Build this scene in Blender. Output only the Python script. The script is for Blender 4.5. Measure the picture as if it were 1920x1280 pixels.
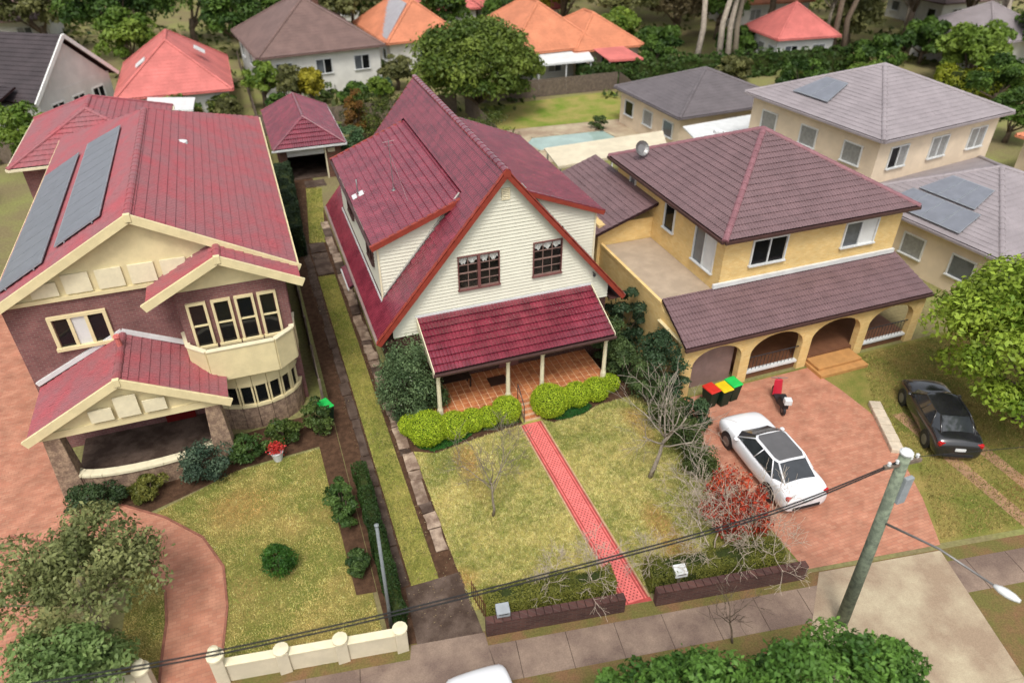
import bpy, bmesh, math, random
import numpy as np
from mathutils import Vector, Matrix
PI = math.pi
scn = bpy.context.scene
for o in list(bpy.data.objects): bpy.data.objects.remove(o, do_unlink=True)
COL = scn.collection
RNG = np.random.default_rng(7)
random.seed(7)

# ------------------------------------------------------------------ camera
cd = bpy.data.cameras.new('camera'); cam = bpy.data.objects.new('camera', cd); COL.objects.link(cam)
cam.location = (0, 0, 19.5)
_yaw, _pit, _roll = math.radians(20.36), math.radians(34.61), math.radians(.06)
_f = Vector((math.sin(_yaw)*math.cos(_pit), math.cos(_yaw)*math.cos(_pit), -math.sin(_pit)))
_r = Vector((math.cos(_yaw), -math.sin(_yaw), 0)); _u = _r.cross(_f)
_r2 = _r*math.cos(_roll)+_u*math.sin(_roll); _u2 = _u*math.cos(_roll)-_r*math.sin(_roll)
_m = Matrix((_r2, _u2, -_f)).transposed().to_4x4(); _m.translation = cam.location; cam.matrix_world = _m
cd.sensor_width = 36; cd.lens = 36*1355/1920; cd.clip_end = 2000; cd.clip_start = .2
scn.camera = cam
cd.dof.use_dof = True; cd.dof.focus_distance = 25.0; cd.dof.aperture_fstop = .26     # a slightly soft lens, sharp on the house
# ------------------------------------------------------------------ world, sun, exposure (thin overcast)
SUN_EL, SUN_AZ = math.radians(60), math.radians(205)      # azimuth clockwise from +Y
w = bpy.data.worlds.new('World'); scn.world = w; w.use_nodes = True
nt = w.node_tree; nt.nodes.clear()
sky = nt.nodes.new('ShaderNodeTexSky'); sky.sky_type = 'NISHITA'; sky.sun_disc = False
sky.sun_elevation = SUN_EL; sky.sun_rotation = SUN_AZ; sky.air_density = 1.0; sky.dust_density = 4.0; sky.ozone_density = .6
hs = nt.nodes.new('ShaderNodeHueSaturation'); hs.inputs['Saturation'].default_value = .30; hs.inputs['Value'].default_value = 1.0
bg = nt.nodes.new('ShaderNodeBackground'); bg.inputs[1].default_value = .15
ow = nt.nodes.new('ShaderNodeOutputWorld')
nt.links.new(sky.outputs[0], hs.inputs['Color']); nt.links.new(hs.outputs[0], bg.inputs[0]); nt.links.new(bg.outputs[0], ow.inputs[0])
sl = bpy.data.lights.new('sun', 'SUN'); sl.energy = 1.3; sl.angle = math.radians(14); sl.color = (1, .96, .90)
so = bpy.data.objects.new('sun', sl); COL.objects.link(so)
_sd = Vector((math.sin(SUN_AZ)*math.cos(SUN_EL), math.cos(SUN_AZ)*math.cos(SUN_EL), math.sin(SUN_EL)))
so.rotation_euler = _sd.to_track_quat('Z', 'Y').to_euler(); so.location = (0, 0, 60)
scn.view_settings.view_transform = 'Standard'; scn.view_settings.look = 'None'
scn.view_settings.exposure = 0.55; scn.view_settings.gamma = 1; scn.view_settings.use_curve_mapping = False

# ------------------------------------------------------------------ helpers
def S(r, g, b, k=1.0):
    f = lambda c: ((c/255/12.92) if c/255 <= .04045 else ((c/255+.055)/1.055)**2.4)*k
    return (f(r), f(g), f(b))
MATS = {}
def M(name, col, rough=.75, var=.18, scale=3., bump=0., bscale=25., spec=.3, col2=None, rnd=.0, metal=0., fine=0., fscale=60., coat=0., mixlo=.4, mixhi=.65):
    """procedural material on world position: two-colour patchy noise, fine grain, bump, per-object variation"""
    if name in MATS: return MATS[name]
    m = bpy.data.materials.new(name); m.use_nodes = True; n = m.node_tree; L = n.links
    b = n.nodes['Principled BSDF']; b.inputs['Roughness'].default_value = rough; b.inputs['Metallic'].default_value = metal
    b.inputs['Specular IOR Level'].default_value = spec
    if coat: b.inputs['Coat Weight'].default_value = coat; b.inputs['Coat Roughness'].default_value = .08
    geo = n.nodes.new('ShaderNodeNewGeometry')
    nz = n.nodes.new('ShaderNodeTexNoise'); nz.inputs['Scale'].default_value = scale; nz.inputs['Detail'].default_value = 5; nz.inputs['Roughness'].default_value = .6
    L.new(geo.outputs['Position'], nz.inputs['Vector'])
    rp = n.nodes.new('ShaderNodeValToRGB'); rp.color_ramp.elements[0].position = mixlo; rp.color_ramp.elements[1].position = mixhi
    c2 = col2 if col2 else tuple(c*(1-var) for c in col)
    c1 = col if col2 else tuple(min(1, c*(1+var*.6)) for c in col)
    rp.color_ramp.elements[0].color = (*c2, 1); rp.color_ramp.elements[1].color = (*c1, 1)
    L.new(nz.outputs['Fac'], rp.inputs['Fac']); out = rp.outputs['Color']
    if fine:
        nf = n.nodes.new('ShaderNodeTexNoise'); nf.inputs['Scale'].default_value = fscale; nf.inputs['Detail'].default_value = 3
        L.new(geo.outputs['Position'], nf.inputs['Vector'])
        mr = n.nodes.new('ShaderNodeMapRange'); mr.inputs[1].default_value = .25; mr.inputs[2].default_value = .75; mr.inputs[3].default_value = 1-fine; mr.inputs[4].default_value = 1+fine
        L.new(nf.outputs['Fac'], mr.inputs[0])
        mx = n.nodes.new('ShaderNodeVectorMath'); mx.operation = 'SCALE'; L.new(out, mx.inputs[0]); L.new(mr.outputs[0], mx.inputs['Scale']); out = mx.outputs[0]
    if rnd:
        oi = n.nodes.new('ShaderNodeObjectInfo')
        mr = n.nodes.new('ShaderNodeMapRange'); mr.inputs[3].default_value = 1-rnd; mr.inputs[4].default_value = 1+rnd
        L.new(oi.outputs['Random'], mr.inputs[0])
        mx = n.nodes.new('ShaderNodeVectorMath'); mx.operation = 'SCALE'; L.new(out, mx.inputs[0]); L.new(mr.outputs[0], mx.inputs['Scale']); out = mx.outputs[0]
    L.new(out, b.inputs['Base Color'])
    if bump:
        nb = n.nodes.new('ShaderNodeTexNoise'); nb.inputs['Scale'].default_value = bscale; nb.inputs['Detail'].default_value = 4
        L.new(geo.outputs['Position'], nb.inputs['Vector'])
        bp = n.nodes.new('ShaderNodeBump'); bp.inputs['Strength'].default_value = bump; bp.inputs['Distance'].default_value = .02
        L.new(nb.outputs['Fac'], bp.inputs['Height']); L.new(bp.outputs[0], b.inputs['Normal'])
    MATS[name] = m; return m
def leafmat(name, rough=.55, trans=.25, spec=.25):
    """colour from the per-leaf 'Col' attribute, a little light passing through"""
    if name in MATS: return MATS[name]
    m = bpy.data.materials.new(name); m.use_nodes = True; n = m.node_tree; L = n.links
    b = n.nodes['Principled BSDF']; b.inputs['Roughness'].default_value = rough; b.inputs['Specular IOR Level'].default_value = spec
    a = n.nodes.new('ShaderNodeAttribute'); a.attribute_name = 'Col'
    L.new(a.outputs['Color'], b.inputs['Base Color'])
    t = n.nodes.new('ShaderNodeBsdfTranslucent'); L.new(a.outputs['Color'], t.inputs['Color'])
    mx = n.nodes.new('ShaderNodeMixShader'); mx.inputs[0].default_value = trans
    L.new(b.outputs[0], mx.inputs[1]); L.new(t.outputs[0], mx.inputs[2]); L.new(mx.outputs[0], n.nodes['Material Output'].inputs[0])
    MATS[name] = m; return m
def brickmat(name, c1, c2, mortar, scale=1., rough=.85, bw=.24, rh=.086, axis='XZ', msize=.012, lo=.78, hi=1.15):
    if name in MATS: return MATS[name]
    m = bpy.data.materials.new(name); m.use_nodes = True; n = m.node_tree; L = n.links
    b = n.nodes['Principled BSDF']; b.inputs['Roughness'].default_value = rough; b.inputs['Specular IOR Level'].default_value = .2
    geo = n.nodes.new('ShaderNodeNewGeometry'); sp = n.nodes.new('ShaderNodeSeparateXYZ'); L.new(geo.outputs['Position'], sp.inputs[0])
    cb = n.nodes.new('ShaderNodeCombineXYZ')
    if axis == 'XZ':
        ad = n.nodes.new('ShaderNodeMath'); ad.operation = 'ADD'; L.new(sp.outputs[0], ad.inputs[0]); L.new(sp.outputs[1], ad.inputs[1])
        L.new(ad.outputs[0], cb.inputs[0]); L.new(sp.outputs[2], cb.inputs[1])
    else:
        L.new(sp.outputs[0], cb.inputs[0]); L.new(sp.outputs[1], cb.inputs[1])
    br = n.nodes.new('ShaderNodeTexBrick'); br.inputs['Color1'].default_value = (*c1, 1); br.inputs['Color2'].default_value = (*c2, 1); br.inputs['Mortar'].default_value = (*mortar, 1)
    br.inputs['Scale'].default_value = scale; br.inputs['Brick Width'].default_value = bw; br.inputs['Row Height'].default_value = rh; br.inputs['Mortar Size'].default_value = msize
    L.new(cb.outputs[0], br.inputs['Vector'])
    nz = n.nodes.new('ShaderNodeTexNoise'); nz.inputs['Scale'].default_value = 1.6; nz.inputs['Detail'].default_value = 6; L.new(geo.outputs['Position'], nz.inputs['Vector'])
    mr = n.nodes.new('ShaderNodeMapRange'); mr.inputs[1].default_value = .3; mr.inputs[2].default_value = .7; mr.inputs[3].default_value = lo; mr.inputs[4].default_value = hi; L.new(nz.outputs['Fac'], mr.inputs[0])
    sc = n.nodes.new('ShaderNodeVectorMath'); sc.operation = 'SCALE'; L.new(br.outputs['Color'], sc.inputs[0]); L.new(mr.outputs[0], sc.inputs['Scale'])
    L.new(sc.outputs[0], b.inputs['Base Color'])
    bp = n.nodes.new('ShaderNodeBump'); bp.inputs['Strength'].default_value = .5; bp.inputs['Distance'].default_value = .01; bp.invert = True
    L.new(br.outputs['Fac'], bp.inputs['Height']); L.new(bp.outputs[0], b.inputs['Normal'])
    MATS[name] = m; return m
def glassmat(name, tint=(.6, .65, .65), clear=.6):
    if name in MATS: return MATS[name]
    m = bpy.data.materials.new(name); m.use_nodes = True; n = m.node_tree; L = n.links
    b = n.nodes['Principled BSDF']; b.inputs['Base Color'].default_value = (.012, .013, .014, 1); b.inputs['Roughness'].default_value = .06; b.inputs['Specular IOR Level'].default_value = .6
    t = n.nodes.new('ShaderNodeBsdfTransparent'); t.inputs[0].default_value = (*tint, 1)
    mx = n.nodes.new('ShaderNodeMixShader'); mx.inputs[0].default_value = clear
    L.new(b.outputs[0], mx.inputs[1]); L.new(t.outputs[0], mx.inputs[2]); L.new(mx.outputs[0], n.nodes['Material Output'].inputs[0])
    MATS[name] = m; return m

def link(o, parent=None):
    COL.objects.link(o)
    if parent is not None:
        o.parent = parent
        o.matrix_parent_inverse = PINV.get(parent.name, Matrix())
    return o
PINV = {}
def thing(name, label, cat, loc=(0, 0, 0), group=None):
    """an Empty at a thing's base; children are built in world coordinates"""
    o = bpy.data.objects.new(name, None); COL.objects.link(o); o.location = loc; o.empty_display_size = .3
    PINV[o.name] = Matrix.Translation(-Vector(loc))
    o['label'] = label; o['category'] = cat
    if group: o['group'] = group
    return o
def tag(o, label, cat, group=None):
    o['label'] = label; o['category'] = cat
    if group: o['group'] = group
    return o
def struct(o): o['kind'] = 'structure'; return o
def stuff(o, label=None, cat=None):
    o['kind'] = 'stuff'
    if label: o['label'] = label; o['category'] = cat
    return o
def npmesh(name, V, F, mat, parent=None, cols=None, smooth=False):
    """V (n,3); F (m,k) with constant k"""
    V = np.asarray(V, np.float32); F = np.asarray(F, np.int32); k = F.shape[1]
    me = bpy.data.meshes.new(name); me.vertices.add(len(V)); me.vertices.foreach_set('co', V.ravel())
    me.loops.add(F.size); me.loops.foreach_set('vertex_index', F.ravel())
    me.polygons.add(len(F)); me.polygons.foreach_set('loop_start', np.arange(0, F.size, k, dtype=np.int32))
    if smooth: me.polygons.foreach_set('use_smooth', np.ones(len(F), bool))
    me.update(calc_edges=True)
    if cols is not None:
        a = me.attributes.new('Col', 'FLOAT_COLOR', 'POINT'); c = np.ones((len(V), 4), np.float32); c[:, :3] = cols; a.data.foreach_set('color', c.ravel())
    me.materials.append(mat)
    return link(bpy.data.objects.new(name, me), parent)
class MB:
    def __init__(s): s.v = []; s.f = []
    def add(s, pts, faces):
        b = len(s.v); s.v += [tuple(p) for p in pts]; s.f += [tuple(b+i for i in f) for f in faces]; return s
    def box(s, x0, x1, y0, y1, z0, z1):
        return s.add([(x0,y0,z0),(x1,y0,z0),(x1,y1,z0),(x0,y1,z0),(x0,y0,z1),(x1,y0,z1),(x1,y1,z1),(x0,y1,z1)], [(0,3,2,1),(4,5,6,7),(0,1,5,4),(1,2,6,5),(2,3,7,6),(3,0,4,7)])
    def obox(s, c, ax, ay, az, hx, hy, hz):
        c, ax, ay, az = Vector(c), Vector(ax), Vector(ay), Vector(az); P = []
        for k in (-1, 1):
            for i, j in ((-1,-1),(1,-1),(1,1),(-1,1)): P.append(c+ax*hx*i+ay*hy*j+az*hz*k)
        return s.add(P, [(0,3,2,1),(4,5,6,7),(0,1,5,4),(1,2,6,5),(2,3,7,6),(3,0,4,7)])
    def bar(s, a, b, wd, ht, up=(0, 0, 1)):
        a, b = Vector(a), Vector(b); d = (b-a); l = d.length; d.normalize(); sd = d.cross(Vector(up))
        if sd.length < 1e-4: sd = d.cross(Vector((1, 0, 0)))
        sd.normalize(); u = sd.cross(d); return s.obox((a+b)/2, d, sd, u, l/2, wd/2, ht/2)
    def poly(s, pts): return s.add(pts, [tuple(range(len(pts)))])
    def slab(s, pts, t):
        """polygon (ccw from its outer side) extruded inwards by t"""
        P = [Vector(p) for p in pts]; n = (P[1]-P[0]).cross(P[2]-P[0]).normalized(); k = len(P)
        Q = [p-n*t for p in P]
        return s.add(P+Q, [tuple(range(k)), tuple(range(2*k-1, k-1, -1))]+[(i, i+k, (i+1) % k+k, (i+1) % k) for i in range(k)])
    def tube(s, path, rad, n=6, cap=True):
        P = [Vector(p) for p in path]; R_ = rad if hasattr(rad, '__len__') else [rad]*len(P); b = len(s.v); prev = None
        for i, p in enumerate(P):
            d = (P[min(i+1, len(P)-1)]-P[max(i-1, 0)])
            if d.length < 1e-6: d = Vector((0, 0, 1))
            d.normalize()
            a = d.cross(prev) if prev is not None else d.cross(Vector((0.3, .95, .1)))
            if prev is not None: a = prev-d*prev.dot(d)
            if a.length < 1e-4: a = d.cross(Vector((1, 0, 0)))
            a.normalize(); c = d.cross(a); prev = a
            for k in range(n):
                t = 2*PI*k/n; s.v.append(tuple(p+(a*math.cos(t)+c*math.sin(t))*R_[i]))
        for i in range(len(P)-1):
            for k in range(n):
                k2 = (k+1) % n; s.f.append((b+i*n+k, b+i*n+k2, b+(i+1)*n+k2, b+(i+1)*n+k))
        if cap:
            s.f.append(tuple(b+k for k in range(n-1, -1, -1))); s.f.append(tuple(b+(len(P)-1)*n+k for k in range(n)))
        return s
    def lathe(s, c, prof, n=16):
        """prof: list of (r, z)"""
        b = len(s.v); cx, cy, cz = c
        for r, z in prof:
            for k in range(n): t = 2*PI*k/n; s.v.append((cx+r*math.cos(t), cy+r*math.sin(t), cz+z))
        for i in range(len(prof)-1):
            for k in range(n): k2 = (k+1) % n; s.f.append((b+i*n+k, b+i*n+k2, b+(i+1)*n+k2, b+(i+1)*n+k))
        s.f.append(tuple(b+k for k in range(n-1, -1, -1))); s.f.append(tuple(b+(len(prof)-1)*n+k for k in range(n)))
        return s
    def xf(s, m):
        s.v = [tuple(m @ Vector(p)) for p in s.v]; return s
    def build(s, name, mat, parent=None, smooth=False, bevel=0, segs=2, subsurf=0):
        me = bpy.data.meshes.new(name); me.from_pydata(s.v, [], s.f); me.update()
        if smooth:
            for p in me.polygons: p.use_smooth = True
        me.materials.append(mat); o = link(bpy.data.objects.new(name, me), parent)
        if bevel:
            md = o.modifiers.new('bevel', 'BEVEL'); md.width = bevel; md.segments = segs; md.limit_method = 'ANGLE'
        if subsurf:
            md = o.modifiers.new('sub', 'SUBSURF'); md.levels = subsurf; md.render_levels = subsurf
        return o
def frame2(loc, rz): return Matrix.Translation(Vector(loc)) @ Matrix.Rotation(rz, 4, 'Z')
def vnoise(x, y, sc, seed):
    r = np.random.default_rng(seed).random((64, 64)); fx = x/sc+100; fy = y/sc+100
    ix = np.floor(fx).astype(int); iy = np.floor(fy).astype(int); tx = fx-ix; ty = fy-iy; tx = tx*tx*(3-2*tx); ty = ty*ty*(3-2*ty)
    g = lambda a, b: r[a % 64, b % 64]
    return (g(ix,iy)*(1-tx)+g(ix+1,iy)*tx)*(1-ty)+(g(ix,iy+1)*(1-tx)+g(ix+1,iy+1)*tx)*ty
def inpoly(x, y, P):
    c = np.zeros(len(x), bool); n = len(P)
    for i in range(n):
        x0, y0 = P[i]; x1, y1 = P[(i+1) % n]
        if y0 == y1: continue
        t = ((y0 > y) != (y1 > y)) & (x < (x1-x0)*(y-y0)/(y1-y0)+x0); c ^= t
    return c
def clip2(P, f):
    """Sutherland-Hodgman, keep f(p) >= 0"""
    out = []
    for i in range(len(P)):
        a, b = P[i], P[(i+1) % len(P)]; fa, fb = f(a), f(b)
        if fa >= 0: out.append(a)
        if (fa >= 0) != (fb >= 0):
            t = fa/(fa-fb); out.append((a[0]+(b[0]-a[0])*t, a[1]+(b[1]-a[1])*t))
    return out
def sheet(name, pts, z, mat, parent=None):
    m = MB(); m.poly([(p[0], p[1], z) for p in pts]); return m.build(name, mat, parent)

# ------------------------------------------------------------------ foliage
def leaf_mesh(name, C, N, size, cols, mat, parent=None, asp=.5, fold=.18):
    C = np.asarray(C); n = len(C); N = N/np.maximum(1e-6, np.linalg.norm(N, axis=1))[:, None]
    r = RNG.normal(size=(n, 3)); t = r-N*np.sum(r*N, 1)[:, None]; t /= np.linalg.norm(t, axis=1)[:, None]; b = np.cross(N, t)
    s = np.asarray(size)[:, None]*np.ones((n, 1))
    V = np.empty((n, 4, 3)); V[:, 0] = C-t*s; V[:, 1] = C+b*s*asp+N*s*fold; V[:, 2] = C+t*s; V[:, 3] = C-b*s*asp+N*s*fold
    F = np.arange(4*n).reshape(n, 4)
    return npmesh(name, V.reshape(-1, 3), F, mat, parent, cols=np.repeat(cols, 4, 0))
def pal(n, c1, c2, seed_t=None, jit=.12):
    t = RNG.random(n) if seed_t is None else seed_t
    c = np.array(c1)[None]*(1-t[:, None])+np.array(c2)[None]*t[:, None]
    return np.clip(c*(1+jit*RNG.normal(size=(n, 1))), .003, .9)
def crown_pts(center, rad, nclump, nleaf, clump_r, shell=.6, low=-.6, outer=.75):
    """clumps spread through an ellipsoid's outer half; leaves on each clump's shell, facing out and up"""
    cx = np.array(center); rad = np.array(rad, float)
    d = RNG.normal(size=(nclump*3, 3)); d /= np.linalg.norm(d, axis=1)[:, None]; d = d[d[:, 2] > low][:nclump]; nclump = len(d)
    r = shell+(1-shell)*RNG.random(nclump)**.6
    K = cx+d*r[:, None]*rad*(1-.35*clump_r/rad.mean())
    kr = clump_r*(.65+.7*RNG.random(nclump))
    idx = RNG.integers(0, nclump, nleaf); ld = RNG.normal(size=(nleaf, 3)); ld /= np.linalg.norm(ld, axis=1)[:, None]
    ld[:, 2] = np.where(ld[:, 2] < -.3, -ld[:, 2], ld[:, 2])
    rr = outer+(1-outer)*RNG.random(nleaf); rr *= (1+.12*RNG.normal(size=nleaf))
    P = K[idx]+ld*(kr[idx]*rr)[:, None]*np.array([1, 1, .8])
    N = ld+.7*RNG.normal(size=(nleaf, 3))+np.array([0, 0, .35])
    return P, N, idx, RNG.random(nclump), K
def leafy_tree(name, label, cat, base, height, rad, c1, c2, nleaf=6000, leaf=.16, nclump=40, clump_r=None, trunk_r=.16, group=None, cz=None, bark=None, lean=(0, 0), shell=.55, low=-.55, jit=.14, limbs=6):
    base = Vector(base); t = thing(name, label, cat, base, group)
    cz = height-rad[2] if cz is None else cz
    cen = base+Vector((lean[0], lean[1], cz)); clump_r = clump_r or .34*min(rad)
    P, N, idx, ct, K = crown_pts(cen, rad, nclump, nleaf, clump_r, shell, low)
    tt = np.clip(ct[idx]*.75+.25*RNG.random(nleaf), 0, 1)
    leaf_mesh('crown', P, N, leaf*(.7+.6*RNG.random(nleaf)), pal(nleaf, c1, c2, tt, jit), leafmat('leaf_surface'), t)
    m = MB(); fork = base+Vector((lean[0]*.5, lean[1]*.5, max(.25*height, cz-.55*rad[2])))
    m.tube([base-Vector((0, 0, .05)), base.lerp(fork, .5)+Vector((.04*height*random.uniform(-1, 1), .03*height*random.uniform(-1, 1), 0)), fork], [trunk_r*1.25, trunk_r, trunk_r*.85], 8)
    m.build('trunk', bark or BARK, t, smooth=True)
    m = MB(); ks = [K[i] for i in RNG.permutation(len(K))[:limbs]]
    for k in ks:
        k = Vector(k); mid = fork.lerp(k, .5)+Vector((0, 0, -.05*height)); m.tube([fork-Vector((0, 0, .1*height)), mid, k], [trunk_r*.6, trunk_r*.35, trunk_r*.12], 5)
    m.build('limbs', bark or BARK, t, smooth=True)
    return t
def shrub(name, label, cat, base, rad, c1, c2, nleaf=3000, leaf=.06, nclump=24, clump_r=None, group=None, shell=.45, core=True, up=0., jit=.14, corecol='shrub_core'):
    """leaves down to the ground, a twiggy core"""
    base = Vector(base); t = thing(name, label, cat, base, group)
    cen = base+Vector((0, 0, rad[2]*.92)); P, N, idx, ct, K = crown_pts(cen, rad, nclump, nleaf, clump_r or .38*min(rad), shell, -1.1)
    P[:, 2] = np.maximum(P[:, 2], base.z+.02)
    if up: P[:, 2] += up*RNG.random(nleaf)**4*rad[2]
    tt = np.clip(ct[idx]*.7+.3*RNG.random(nleaf), 0, 1)
    leaf_mesh('foliage', P, N, leaf*(.7+.6*RNG.random(nleaf)), pal(nleaf, c1, c2, tt, jit), leafmat('leaf_surface'), t)
    m = MB()
    for k in K[:14]:
        k = Vector(k); m.tube([base+Vector((random.uniform(-.1, .1)*rad[0], random.uniform(-.1, .1)*rad[1], -.02)), base.lerp(k, .5)+Vector((0, 0, .05)), k], [.03, .02, .006], 4)
    m.build('stems', BARK, t)
    return t
def hedge(name, label, pts, width, z1, c1, c2, dens=900, leaf=.05, z0=0., group=None, cat='hedge', rough=.08):
    """clipped hedge along a polyline: leaf shell round a leafy core"""
    t = thing(name, label, cat, (*pts[0], z0), group); P = []; N = []; m = MB()
    for (x0, y0), (x1, y1) in zip(pts[:-1], pts[1:]):
        d = Vector((x1-x0, y1-y0, 0)); l = d.length; d.normalize(); sd = Vector((-d.y, d.x, 0)); h = z1-z0
        m.obox(((x0+x1)/2, (y0+y1)/2, z0+h*.5-.06), d, sd, (0, 0, 1), l/2-.05, width/2-.09, h/2-.06)
        n = int(dens*(2*l*h+l*width+2*width*h)); a = RNG.random(n); q = RNG.random(n)*(2*h+width); e = RNG.random(n)
        u = (a-.5)*l; sv = np.where(q < h, -width/2, np.where(q < 2*h, width/2, (q-2*h)-width/2)); zz = np.where(q < h, q, np.where(q < 2*h, q-h, h))
        nn = np.where((q < h)[:, None], [[0, -1, .2]], np.where((q < 2*h)[:, None], [[0, 1, .2]], [[0, 0, 1.]])).astype(float)
        en = e < (2*width*h)/(2*l*h+l*width+2*width*h)
        u = np.where(en, np.where(RNG.random(n) < .5, -l/2, l/2), u); sv = np.where(en, (RNG.random(n)-.5)*width, sv); zz = np.where(en, RNG.random(n)*h, zz)
        # undulation
        wob = rough*(vnoise(u+x0*3, zz+sv, .5, 5)-.5)*2
        inn = np.abs(RNG.normal(size=n))*.05
        sv = sv*(1+wob/width)-np.sign(sv)*inn*(zz < h*.98); zz = np.where(zz >= h*.98, zz+wob-inn, zz)
        cx, cy = (x0+x1)/2, (y0+y1)/2
        P.append(np.stack([cx+d.x*u+sd.x*sv, cy+d.y*u+sd.y*sv, np.maximum(z0+zz, z0+.01)], 1)); 
        N.append(np.stack([sd.x*nn[:, 1], sd.y*nn[:, 1], nn[:, 2]], 1)+.6*RNG.normal(size=(n, 3)))
    P = np.concatenate(P); N = np.concatenate(N); n = len(P)
    tt = np.clip(.6*vnoise(P[:, 0]+P[:, 2], P[:, 1], .7, 9)+.4*RNG.random(n), 0, 1)
    leaf_mesh('foliage', P, N, leaf*(.7+.6*RNG.random(n)), pal(n, c1, c2, tt), leafmat('leaf_surface'), t)
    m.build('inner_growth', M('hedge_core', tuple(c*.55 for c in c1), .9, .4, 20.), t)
    return t
def grass(name, label, P, dens, h, colf, z=.012, w=.012, parent=None, avoid=()):
    xs = [p[0] for p in P]; ys = [p[1] for p in P]; A = (max(xs)-min(xs))*(max(ys)-min(ys)); n = int(A*dens)
    x = RNG.uniform(min(xs), max(xs), n); y = RNG.uniform(min(ys), max(ys), n); k = inpoly(x, y, P)
    for Q in avoid: k &= ~inpoly(x, y, Q)
    x = x[k]; y = y[k]; n = len(x)
    a = RNG.random(n)*2*PI; hh = h*(.5+.9*RNG.random(n)); ln = hh*(.3+1.1*RNG.random(n)); a2 = RNG.random(n)*2*PI
    V = np.empty((n, 3, 3)); ww = w*(.7+.7*RNG.random(n))
    V[:, 0] = np.stack([x-np.cos(a)*ww, y-np.sin(a)*ww, np.full(n, z-.01)], 1); V[:, 1] = np.stack([x+np.cos(a)*ww, y+np.sin(a)*ww, np.full(n, z-.01)], 1)
    V[:, 2] = np.stack([x+np.cos(a2)*ln, y+np.sin(a2)*ln, z+hh], 1)
    o = npmesh(name, V.reshape(-1, 3), np.arange(3*n).reshape(n, 3), leafmat('grass_blade', .6, .3, .2), parent, cols=np.repeat(colf(x, y), 3, 0))
    return stuff(o, label, 'grass')
def lawn_col(green, dry, brown, seed, bias=0., sc=1.0):
    g, d, b = np.array(green), np.array(dry), np.array(brown)
    def f(x, y):
        t = .42*vnoise(x, y, 1.5*sc, seed)+.28*vnoise(x, y, .42*sc, seed+1)+.30*vnoise(x, y, .13*sc, seed+2)+.10*RNG.normal(size=len(x))+bias; t = np.clip((t-.3)*2.5, 0, 1)[:, None]
        c = g*(1-t)+d*t; q = np.clip((vnoise(x, y, 1.8*sc, seed+3)-.74)*5, 0, .8)[:, None]; c = c*(1-q)+b*q
        st = (RNG.random(len(x)) < .06)[:, None]; c = np.where(st, d*1.35, c)
        return np.clip(c*(.72+.56*vnoise(x, y, .09*sc, seed+5))[:, None]*(1+.2*RNG.normal(size=(len(x), 1))), .01, .85)
    return f
def bare_tree(name, label, base, height, spread, seed, n1=5, bark=None, lean=(0, 0), trunk_r=.07, trunk_frac=.35, depth=4, group=None, cat='tree', multi=1, twig=.006, droop=0.):
    rnd = random.Random(seed); base = Vector(base); t = thing(name, label, cat, base, group); mt = MB(); mb = MB()
    def limb(p, d, ln, r, lv, out):
        pts = [p]; q = p.copy(); dd = d.copy(); k = 4 if lv < 2 else 3
        for i in range(k):
            dd = (dd+Vector((rnd.uniform(-.22, .22), rnd.uniform(-.22, .22), rnd.uniform(-.08, .16)-droop*lv))).normalized(); q = q+dd*ln/k; pts.append(q.copy())
        r1 = max(twig, r*.5); out.tube(pts, [r+(r1-r)*i/k for i in range(k+1)], 5 if lv < 2 else 4 if lv < 3 else 3, cap=lv < 2)
        if lv >= depth: return
        nb = (n1 if lv == 0 else rnd.choice((3, 3, 4)) if lv < 3 else rnd.choice((2, 3)))
        for j in range(nb):
            f = rnd.uniform(.35, 1.0) if lv else rnd.uniform(.65, 1.0); x = f*k; i = min(k-1, int(x)); b = pts[i].lerp(pts[i+1], x-i)
            az = 2*PI*(j+rnd.random()*.7)/nb; tilt = rnd.uniform(.45, .95)*spread
            u = dd.cross(Vector((0.2, .1, 1)));  u = u.normalized() if u.length > 1e-3 else Vector((1, 0, 0)); v = dd.cross(u)
            nd = (dd*math.cos(tilt)+(u*math.cos(az)+v*math.sin(az))*math.sin(tilt)).normalized()
            limb(b, nd, ln*rnd.uniform(.52, .8), max(twig, r1*.8), lv+1, mb)
    for q in range(multi):
        a = 2*PI*q/multi+rnd.random(); d = Vector((lean[0], lean[1], 1)) if multi == 1 else Vector((.55*math.cos(a)+lean[0], .55*math.sin(a)+lean[1], 1))
        limb(base+Vector((.06*math.cos(a), .06*math.sin(a), -.05)) if multi > 1 else base-Vector((0, 0, .05)), d.normalized(), height*trunk_frac*rnd.uniform(.85, 1.15), trunk_r, 0, mt)
    mt.build('trunk', bark or BARK, t, smooth=True); mb.build('branches', bark or BARK, t, smooth=True)
    return t

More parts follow.
